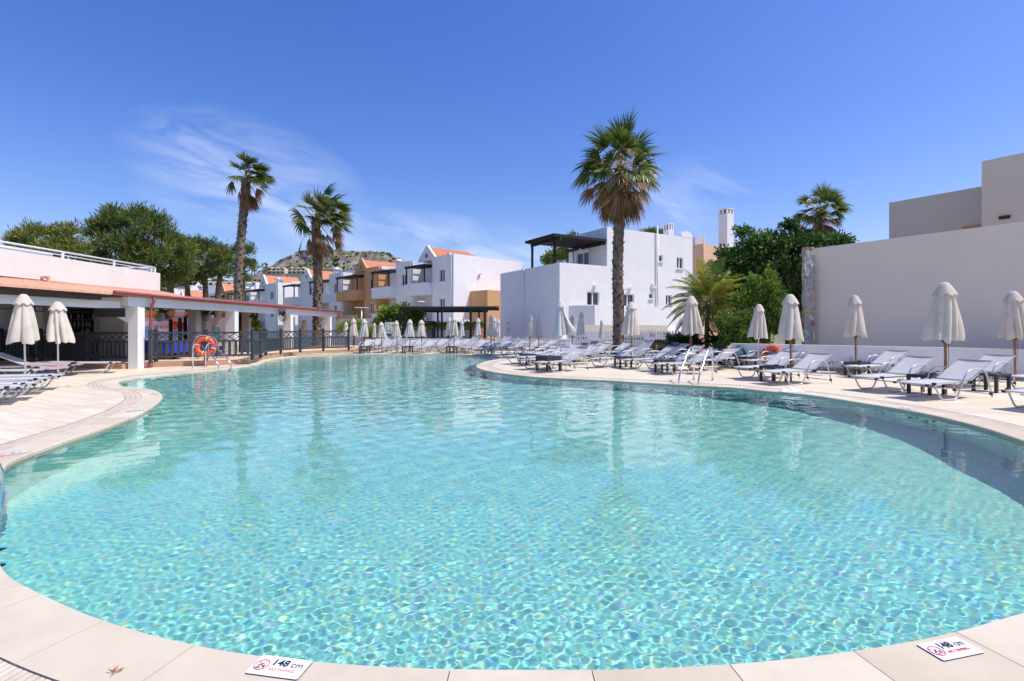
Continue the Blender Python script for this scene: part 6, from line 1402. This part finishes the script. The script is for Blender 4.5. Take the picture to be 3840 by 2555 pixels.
# planter of the big palm
p = Vector((dp(2318, 1300, 25).x, 25, 0)); pl_ = thing('palm_planter', 'round white planter ring at the foot of the tallest palm', 'planter', p); m = MB(); m.lathe([(1.35, 0), (1.35, .2), (1.15, .2), (1.15, .05)], 32); m.build('ring_wall', white_r, pl_); m = MB(); m.lathe([(.0, .13), (1.16, .13), (1.16, .1)], 24); m.build('soil', mat('planter_soil', srgb(90, 74, 58), .95, .3, 5), pl_)
def spiky(label, loc, n, L_, m_, seed, cat='plant', name='spiky_plant', wid=.03, el0=80, el1=25):
    rnd = random.Random(seed); t = thing(name, label, cat, loc); m = MB(); g = Vector((0, 0, -1))
    for k in range(n):
        az = 2.4 * k + rnd.uniform(-.4, .4); el = R(el0 + (el1 - el0) * k / n + rnd.uniform(-10, 10)); c = Vector((math.cos(az) * math.cos(el), math.sin(az) * math.cos(el), math.sin(el))); q = Vector((rnd.uniform(-.1, .1), rnd.uniform(-.1, .1), 0)); tn = Vector((-math.sin(az), math.cos(az), 0)); row = []
        for i in range(6):
            u = i / 5; w_ = wid * (1 - u) ** .7; row += [q + tn * w_, q - tn * w_]; c = (c + g * .09 * (1 + u)).normalized(); q = q + c * L_ * rnd.uniform(.9, 1.05) / 5
        m.cur = rnd.randrange(len(m_)); m.add(row, [(2 * i, 2 * i + 1, 2 * i + 3, 2 * i + 2) for i in range(5)])
    m.build('blades', m_, t, recalc=False); return t
spiky('grassy spiky plant on the right side of the palm planter', dp(2355, 1310, 24.2) * 1 if 0 else Vector((dp(2352, 1310, 24.3).x, 24.3, .12)), 70, .75, hedge_m, 3)
spiky('small fan shaped plant on the left side of the palm planter', Vector((dp(2272, 1310, 24.4).x, 24.4, .12)), 26, .55, hedge_m, 4, wid=.04)
def feather_palm(name, label, path, r0, n, L_, seed, mats, el0=80, el1=-25, trunk=True, leafl=.3, group=None):
    rnd = random.Random(seed); base = Vector(path[0]); t = thing(name, label, 'palm tree', base, 0, group); P = smooth_path([Vector(p) - base for p in path], 5) if len(path) > 1 else [Vector()]
    if trunk: m = MB(); m.tube(P, [r0 * (1 + .8 * max(0, (i / len(P) - .75) * 3)) for i in range(len(P))], 10); m.build('trunk', boot_m, t)
    hub = P[-1]; m = MB(); g = Vector((0, 0, -1))
    for k in range(n):
        f = (k + .5) / n; el = R(el0 + (el1 - el0) * f + rnd.uniform(-7, 7)); az = 2.399963 * k + rnd.uniform(-.3, .3); c = Vector((math.cos(az) * math.cos(el), math.sin(az) * math.cos(el), math.sin(el))); q = hub + c * .08; pts = []; ds = []; N_ = 16; LL = L_ * rnd.uniform(.85, 1.1)
        for i in range(N_ + 1): pts.append(q.copy()); ds.append(c.copy()); c = (c + g * (.035 + .06 * i / N_)).normalized(); q = q + c * LL / N_
        m.cur = 2; m.tube(pts, [.018 * (1 - .85 * i / N_) for i in range(N_ + 1)], 4, False)
        tn0 = Vector((-math.sin(az), math.cos(az), 0)); yel = rnd.random() < .25 + .5 * f
        for i in range(2, N_):
            for sub in (0, .5):
                pp = pts[i].lerp(pts[i + 1], sub)
                for sg in (-1, 1):
                    dv = (tn0 * sg * .85 + ds[i] * .6 + Vector((0, 0, .25))).normalized(); ll = leafl * (math.sin(math.pi * (i / N_) ** .8) * .85 + .2) * rnd.uniform(.85, 1.15); w_ = ds[i] * .024; mid = pp + dv * ll * .55; tip = pp + (dv * .85 + g * .35).normalized() * ll
                    m.cur = 1 if (yel and rnd.random() < .75) else 0; m.add([pp + w_ * .6, pp - w_ * .6, mid - w_, mid + w_, tip], [(0, 1, 2, 3), (3, 2, 4)])
    m.build('crown', mats, t, recalc=False); return t
d = 22.5; feather_palm('date_palm', 'short bushy date palm with yellowing fronds before the peach house', [Vector((dp(2650, 1300, d).x, d, 0)), dp(2651, 1220, d), dp(2656, 1140, d)], .1, 54, 1.95, 6, [leafm('frond_green', (.16, .26, .04, 1), (.10, .18, .03, 1), .4, .3), leafm('frond_yellow', (.48, .42, .06, 1), (.32, .31, .045, 1), .4, .35), petm], 85, -38, leafl=.5)
cyc = [leafm('cycad_green', (.03, .06, .02, 1), (.02, .045, .015, 1), .35, .2)] * 2 + [petm]
for x, d, L_, lb in ((2595, 22.8, 1.3, 'dark cycad left of the date palm trunk'), (2690, 22.2, 1.1, 'dark cycad right of the date palm trunk'), (2540, 23.6, 1.0, 'low dark cycad behind the bright leafy shrub')):
    feather_palm('cycad', lb, [Vector((dp(x, 1300, d).x, d, .45))], .1, 26, L_, int(x), cyc, 75, -5, False, .2, 'cycads under the date palm')
# planting bed under them
bed = MB(); bed.prism([(6.6, 22.1), (8.2, 19.6), (12.4, 18.6), (14, 22), (14, 27), (9.2, 27)], -.05, .03); tag(bed.build('planting_bed', mat('bed_soil', srgb(96, 80, 62), .95, .35, 4, .5, 10, col2=srgb(70, 62, 44))), 'brown soil bed below the bushes and the date palm', 'planting bed', kind='structure')
# fallen things on the deck
lf = MB(); rnd = random.Random(9); leafb = mat('dry_leaf', srgb(176, 92, 44), .8, .3, 8)
def dry_leaf(p, n, s, label):
    m = MB()
    for k in range(n):
        a = R(90) + R(130) * (k / max(n - 1, 1) - .5); v = Vector((math.cos(a), math.sin(a), rnd.uniform(.05, .5))); w_ = Vector((-v.y, v.x, 0)) * .09; m.add([Vector((0, 0, .003)), v * s * .5 + w_ * s * .6, v * s * rnd.uniform(.8, 1), v * s * .5 - w_ * s * .6], [(0, 1, 2, 3)])
    m.bar((0, 0, .003), (0, -s * .5, .004), s * .05, s * .03); o = m.build('fallen_leaf', leafb, recalc=False); o.location = (p.x, p.y, .003); o.rotation_euler[2] = rnd.uniform(-.4, .4); tag(o, label, 'fallen leaf', 'fallen leaves on the deck')
dry_leaf(at(428, 2528), 7, .045, 'small reddish dry leaf on the coping at the lower left')
dry_leaf(at(252, 1451), 5, .12, 'dry brown leaf on the left deck tiles')
dry_leaf(at(400, 1447), 5, .12, 'reddish leaf heap on the coping at the left bay'); dry_leaf(at(312, 1426), 4, .08, 'tiny green yellow leaf on the deck near the bar')
# ================================================================ hills and far houses
hill_g = bpy.data.materials.new('hill_scrub'); hill_g.use_nodes = True; nt = hill_g.node_tree; N = nt.nodes.new; L = nt.links.new; b = nt.nodes['Principled BSDF']; b.inputs['Roughness'].default_value = .95
tc = N('ShaderNodeTexCoord'); n1 = N('ShaderNodeTexNoise'); n1.inputs['Scale'].default_value = .045; n1.inputs['Detail'].default_value = 9; n1.inputs['Roughness'].default_value = .72; L(tc.outputs['Object'], n1.inputs['Vector'])
r = N('ShaderNodeValToRGB'); es = r.color_ramp.elements; es[0].position = .36; es[0].color = (.035, .05, .02, 1); es[1].position = .47; es[1].color = (.07, .095, .03, 1); e_ = es.new(.56); e_.color = (.2, .17, .1, 1); e_ = es.new(.66); e_.color = (.30, .25, .17, 1)
L(n1.outputs['Fac'], r.inputs[0]); L(r.outputs[0], b.inputs['Base Color'])
rock = bpy.data.materials.new('hill_rock'); rock.use_nodes = True; nt = rock.node_tree; N = nt.nodes.new; L = nt.links.new; b = nt.nodes['Principled BSDF']; b.inputs['Roughness'].default_value = .95
tc = N('ShaderNodeTexCoord'); ge = N('ShaderNodeNewGeometry'); sx = N('ShaderNodeSeparateXYZ'); L(ge.outputs['Normal'], sx.inputs[0]); n1 = N('ShaderNodeTexNoise'); n1.inputs['Scale'].default_value = .11; n1.inputs['Detail'].default_value = 10; n1.inputs['Roughness'].default_value = .75; L(tc.outputs['Object'], n1.inputs['Vector'])
r1 = N('ShaderNodeValToRGB'); es = r1.color_ramp.elements; es[0].position = .38; es[0].color = (.06, .055, .05, 1); es[1].position = .58; es[1].color = (.30, .27, .235, 1); L(n1.outputs['Fac'], r1.inputs[0])
r2 = N('ShaderNodeValToRGB'); es = r2.color_ramp.elements; es[0].position = .42; es[0].color = (.05, .06, .022, 1); es[1].position = .56; es[1].color = (.25, .205, .11, 1); L(n1.outputs['Fac'], r2.inputs[0])
rr_ = N('ShaderNodeValToRGB'); rr_.color_ramp.elements[0].position = .62; rr_.color_ramp.elements[1].position = .85; L(sx.outputs[2], rr_.inputs[0]); mx = N('ShaderNodeMix'); mx.data_type = 'RGBA'; L(rr_.outputs[0], mx.inputs['Factor']); L(r1.outputs[0], mx.inputs['A']); L(r2.outputs[0], mx.inputs['B']); L(mx.outputs['Result'], b.inputs['Base Color'])
from mathutils import noise as MN
def hill(name, label, ridge, d0, d1, m_, rough, nx=150, ny=60, prof=None, seed=0, zbase=-3):
    """relief whose crest line, at distance d1, has the given photo outline"""
    xs = np.linspace(ridge[0][0], ridge[-1][0], nx); rz = np.interp(xs, [p[0] for p in ridge], [CH + (CHZ - p[1]) / CF * d1 for p in ridge]); vs = []
    prof = prof or [(0, 0), (1, 1), (1.5, .8)]
    for j in range(ny):
        t = prof[0][0] + (prof[-1][0] - prof[0][0]) * j / (ny - 1); h = np.interp(t, [p[0] for p in prof], [p[1] for p in prof]); d = d0 + (d1 - d0) * t
        for i in range(nx):
            x = (xs[i] - CCX) / CF * d1; z = zbase + (rz[i] - zbase) * h; v = Vector((x * .035 + seed, d * .035, 0)); k = MN.fractal(v, .9, 2.1, 5) * rough * min(1, h * 2.0)
            k2 = (MN.noise(v * 4) * .5 + MN.noise(v * 9) * .3) * rough * .5 * min(1, h * 2)
            vs.append((x + k2 * 1.5, d + k * 1.2, z + k * .55 + k2))
    m = MB(); m.smooth = False; m.add(vs, [(j * nx + i, j * nx + i + 1, (j + 1) * nx + i + 1, (j + 1) * nx + i) for j in range(ny - 1) for i in range(nx - 1)]); o = m.build(name, m_, recalc=False); tag(o, label, 'hill', kind='structure'); return o
hill('rocky_hill', 'flat topped rocky hill with cliff bands behind the terraced houses', [(940, 1085), (1010, 1045), (1050, 1010), (1080, 992), (1120, 965), (1160, 952), (1220, 948), (1300, 950), (1380, 949), (1430, 952), (1470, 960), (1495, 975), (1515, 1000), (1600, 1040), (1750, 1080), (1950, 1110)], 330, 620, rock, 8.5, prof=[(0, .0), (.45, .45), (.62, .52), (.66, .68), (.72, .72), (.82, .76), (.87, .95), (1, 1), (1.4, .9)])
hill('green_hill', 'green scrub covered slope rising behind the pines', [(100, 1150), (300, 1120), (520, 1085), (600, 1060), (700, 1045), (850, 1055), (960, 1062), (1060, 1072), (1160, 1075), (1260, 1085), (1400, 1105), (1560, 1125), (1700, 1140), (1950, 1150)], 130, 290, hill_g, 2.6, prof=[(0, .1), (.5, .55), (1, 1), (1.35, .85)], seed=4)
hill('green_hill', 'low green ridge showing between the near white house and the white building', [(1700, 1100), (1860, 1015), (1900, 1008), (1960, 1012), (2050, 1030), (2200, 1080)], 260, 420, hill_g, 2.2, prof=[(0, 0), (1, 1), (1.4, .8)], seed=9)
# scrub on the slopes: uncounted
def scrub(name, label, spots, seed, mats, size):
    Ps = []; Ds = []; rg = np.random.default_rng(seed)
    for x, y, z, r_ in spots:
        n = int(26 + r_ * 14); q = rg.normal(size=(n, 3)); q /= np.linalg.norm(q, axis=1, keepdims=True); q[:, 2] = np.abs(q[:, 2]); Ps.append(np.array([x, y, z]) + q * r_ * rg.uniform(.5, 1, (n, 1)) * [1, 1, .8]); Ds.append(q + rg.normal(size=(n, 3)) * .5)
    P = np.concatenate(Ps); D = np.concatenate(Ds); mi = (rg.uniform(size=len(P)) * len(mats)).astype(int); o = cards(P, D, size, .7, mi, mats, name, None); return tag(o, label, 'scrub', kind='stuff')
bpy.context.view_layer.update(); dg_ = bpy.context.evaluated_depsgraph_get()
def drop(o, x, y):
    h, loc, *_ = o.ray_cast(Vector((x, y, 500)), Vector((0, 0, -1))); return loc.z if h else None
gh = [o for o in COL.objects if o.name.startswith('green_hill')]; rh = [o for o in COL.objects if o.name.startswith('rocky_hill')]
sp_l = []
for k in range(1500):
    d = random.uniform(150, 330); x = random.uniform(-230, 40)
    z = drop(gh[0], x, d)
    if z is not None: sp_l.append((x, d, z - .2, random.uniform(1.1, 2.8)))
for k in range(160):
    d = random.uniform(330, 440); x = random.uniform(-15, 30); z = drop(gh[1], x, d)
    if z is not None: sp_l.append((x, d, z - .2, random.uniform(1.2, 2.6)))
scrub('hillside_scrub', 'dense green scrub covering the near slope behind the houses', sp_l, 3, cyp_m[:2] + [pine_m[1]], 1.5)
sp_l = []
for k in range(700):
    d = random.uniform(380, 640); x = random.uniform(-330, -120); z = drop(rh[0], x, d)
    if z is not None: sp_l.append((x, d, z - .3, random.uniform(.6, 1.6) if random.random() < .9 else random.uniform(2, 3.5)))
for x, d, r_ in ((1435, 612, 5), (1452, 612, 5), (1160, 612, 5), (1125, 606, 6), (1140, 608, 5.5), (1175, 610, 5)):
    X = (x - CCX) / CF * d; z = drop(rh[0], X, d); 
    if z is not None: sp_l.append((X, d, z, r_))
scrub('hilltop_scrub', 'dark bushes dotted over the rocky hill', sp_l, 5, cyp_m[:2], 2.2)
# far houses on the slope
cream_r = mat('cream_render', srgb(226, 212, 184), .9, .06, .5); blueg = mat('blue_glass', srgb(60, 100, 160), .15, .1, spec=.8)
def far_house(x0, x1, y0, y1, d, label, col, gables=0, name='hillside_house', nwin=4, storeys=2, glass=None, group='houses on the hillside'):
    A = dp(x0, y1, d); B = dp(x1, y0, d); t = thing(name, label, 'house', ((A.x + B.x) / 2, d, A.z)); t['group'] = group; w_ = B.x - A.x; h = B.z - A.z; m = MB(); m.box((0, 4, h / 2 - 3), (w_, 8, h + 6))
    m.build('wall', col, t)
    for s in range(storeys):
        for k in range(nwin):
            m = MB(); m.box(((k + .5) / nwin * w_ - w_ / 2, -.02, h * (s + .55) / storeys), (w_ / nwin * .5, .14, h / storeys * .5)); m.build('window', glass or glassd, t)
    for k in range(gables):
        c = (k + .5) / gables * w_ - w_ / 2; gw = w_ / gables * .36; m = MB(); m.extrude([(c - gw, -.15, h), (c + gw, -.15, h), (c, -.15, h + gw * .55)], (0, 5, 0)); m.build('gable_roof', col, t)
    m = MB(); m.box((0, -.5, h / storeys * 1.0), (w_ * .96, .9, .15)); m.build('balcony_slab', col, t)
    return t
far_house(1002, 1068, 1006, 1030, 300, 'cream hillside house with two gables, left one of the two beside the palm', cream_r, 3)
far_house(1079, 1145, 1006, 1030, 300, 'cream hillside house with gables, right one of the two beside the palm', cream_r, 3)
far_house(1296, 1338, 1004, 1017, 330, 'white hillside house with blue glass between orange gable and hill', white_r, 0, nwin=3, storeys=1, glass=blueg)
far_house(1180, 1250, 1010, 1026, 320, 'long pale hillside house right of the second palm trunk', cream_r, 0, nwin=5, storeys=1)
far_house(660, 715, 1048, 1062, 230, 'white hillside house seen between the pine trunks', white_r, 0, nwin=3, storeys=1)
far_house(594, 643, 1080, 1100, 180, 'white hillside house right of the bar parapet corner', white_r, 0, nwin=3, storeys=1)
far_house(1885, 1945, 1012, 1024, 380, 'tiny white hillside house between the near white house and the white building', white_r, 0, nwin=3, storeys=1)
far_house(905, 985, 1046, 1060, 250, 'flat pale hillside house left of the cream ones', cream_r, 0, nwin=4, storeys=1)
far_house(780, 960, 1058, 1075, 140, 'long flat roofed pale house behind the row, between the pine trunks', white_r, 0, nwin=8, storeys=1)
def far_palm(x, y0, y1, d, label):
    t = fan_palm('fan_palm', label, [dp(x, y0, d), dp(x, y1, d)], .3, 0, 16, 8, int(x), boots=False, lf=1.8, lp=1.4, group='small palms on the skyline')
for x, y0, y1, lb in ((945, 1020, 987, 'thin palm on the skyline, leftmost of the three right of the leaning palm'), (955, 1020, 1000, 'short palm on the skyline between two others'), (991, 1020, 1000, 'skyline palm just left of the cream hillside house')): far_palm(x, y0 + 15, y1, 296, lb)
# garden walls and the children's area beyond the bar
low_wall([(-15.5, 41), (-9.2, 37.2), (-8.3, 36.6)], 2.15, .2, 'white garden wall behind the far bar columns', white_r, -.3)
ow = thing('orange_canopy', 'orange slatted canopy roof seen through the bar opening', 'canopy', (0, 0, 0)); om = mat('orange_canvas', srgb(236, 150, 40), .7, .15, 3, transl=.35); A = dp(440, 1200, 33); B = dp(726, 1200, 33); zc_ = zat(1176, 33)
for k in range(8):
    m = MB(); y = 30.5 + k * .8; m.box(((A.x + B.x) / 2, y, 1.9 + .095 * k), (B.x - A.x, .62, .03)); m.build('slat', om, ow)
for k in range(4):
    m = MB(); xq = dp([640, 675, 695, 720][k], 1230, 30.2 + k * .3); m.bar((xq.x, xq.y, TZ), (xq.x, xq.y, 1.95 + .1 * k), .14); m.build('post', blk if k else black_w, ow)
mw = thing('mural_wall', 'painted wall with 10 FACTS bubble seen through the bar', 'mural', tuple(dp(590, 1230, 36.5))); mw.location.z = TZ; wq = 600 / CF * 36.5; m = MB(); m.box((0, 0, 1.0), (wq, .15, 2.0)); m.build('wall', white_r, mw)
m = MB(); m.box((wq * .1, -.085, .95), (wq * .6, .02, .85)); m.build('blue_panel', mat('mural_blue', srgb(150, 198, 222), .7, .1), mw)
xb_ = (614 - 590) / CF * 36.5; zb_ = zat(1230, 36.5) - TZ
m = MB(); m.lathe([(0, 0), (.78, 0), (.78, .015), (0, .015)], 24, (xb_, -.1, zb_), (0, -1, 0)); m.v = [(x, y, zb_ + (z - zb_) * .38) for x, y, z in m.v]; m.build('bubble', sign_w, mw)
text('10', .36, ink, mw, (xb_ - .66, -.122, zb_ - .08), (R(90), 0, 0), .008); text('FACTS', .26, red, mw, (xb_ - .2, -.122, zb_ - .05), (R(90), 0, 0), .006)
for x, z, r_, c_ in ((660, .2, .3, 'buoy_orange'), (684, .12, .28, 'sign_red'), (480, .3, .4, 'buoy_orange'), (520, -.2, .3, 'sign_red'), (455, -.1, .3, 'mural_blue')):
    m = MB(); xq = (x - 590) / CF * 36.5; m.lathe([(0, 0), (r_, 0), (r_, .012), (0, .012)], 16, (xq, -.11, zb_ + z), (0, -1, 0)); m.build('painted_spot', MATS[c_], mw)
gs = thing('dark_gate_frame', 'dark timber frame with climbing plant behind the second bar column', 'gate frame', (0, 0, 0)); P0 = [dp(911, 1230, 28), dp(940, 1230, 28)]
for q in P0: m = MB(); m.bar((q.x, q.y, TZ), (q.x, q.y, zat(1195, 28)), .14); m.build('post', black_w, gs)
m = MB(); a, b = dp(900, 1193, 28), dp(946, 1193, 28); m.bar(a, b, .2, .16); m.build('beam', black_w, gs)
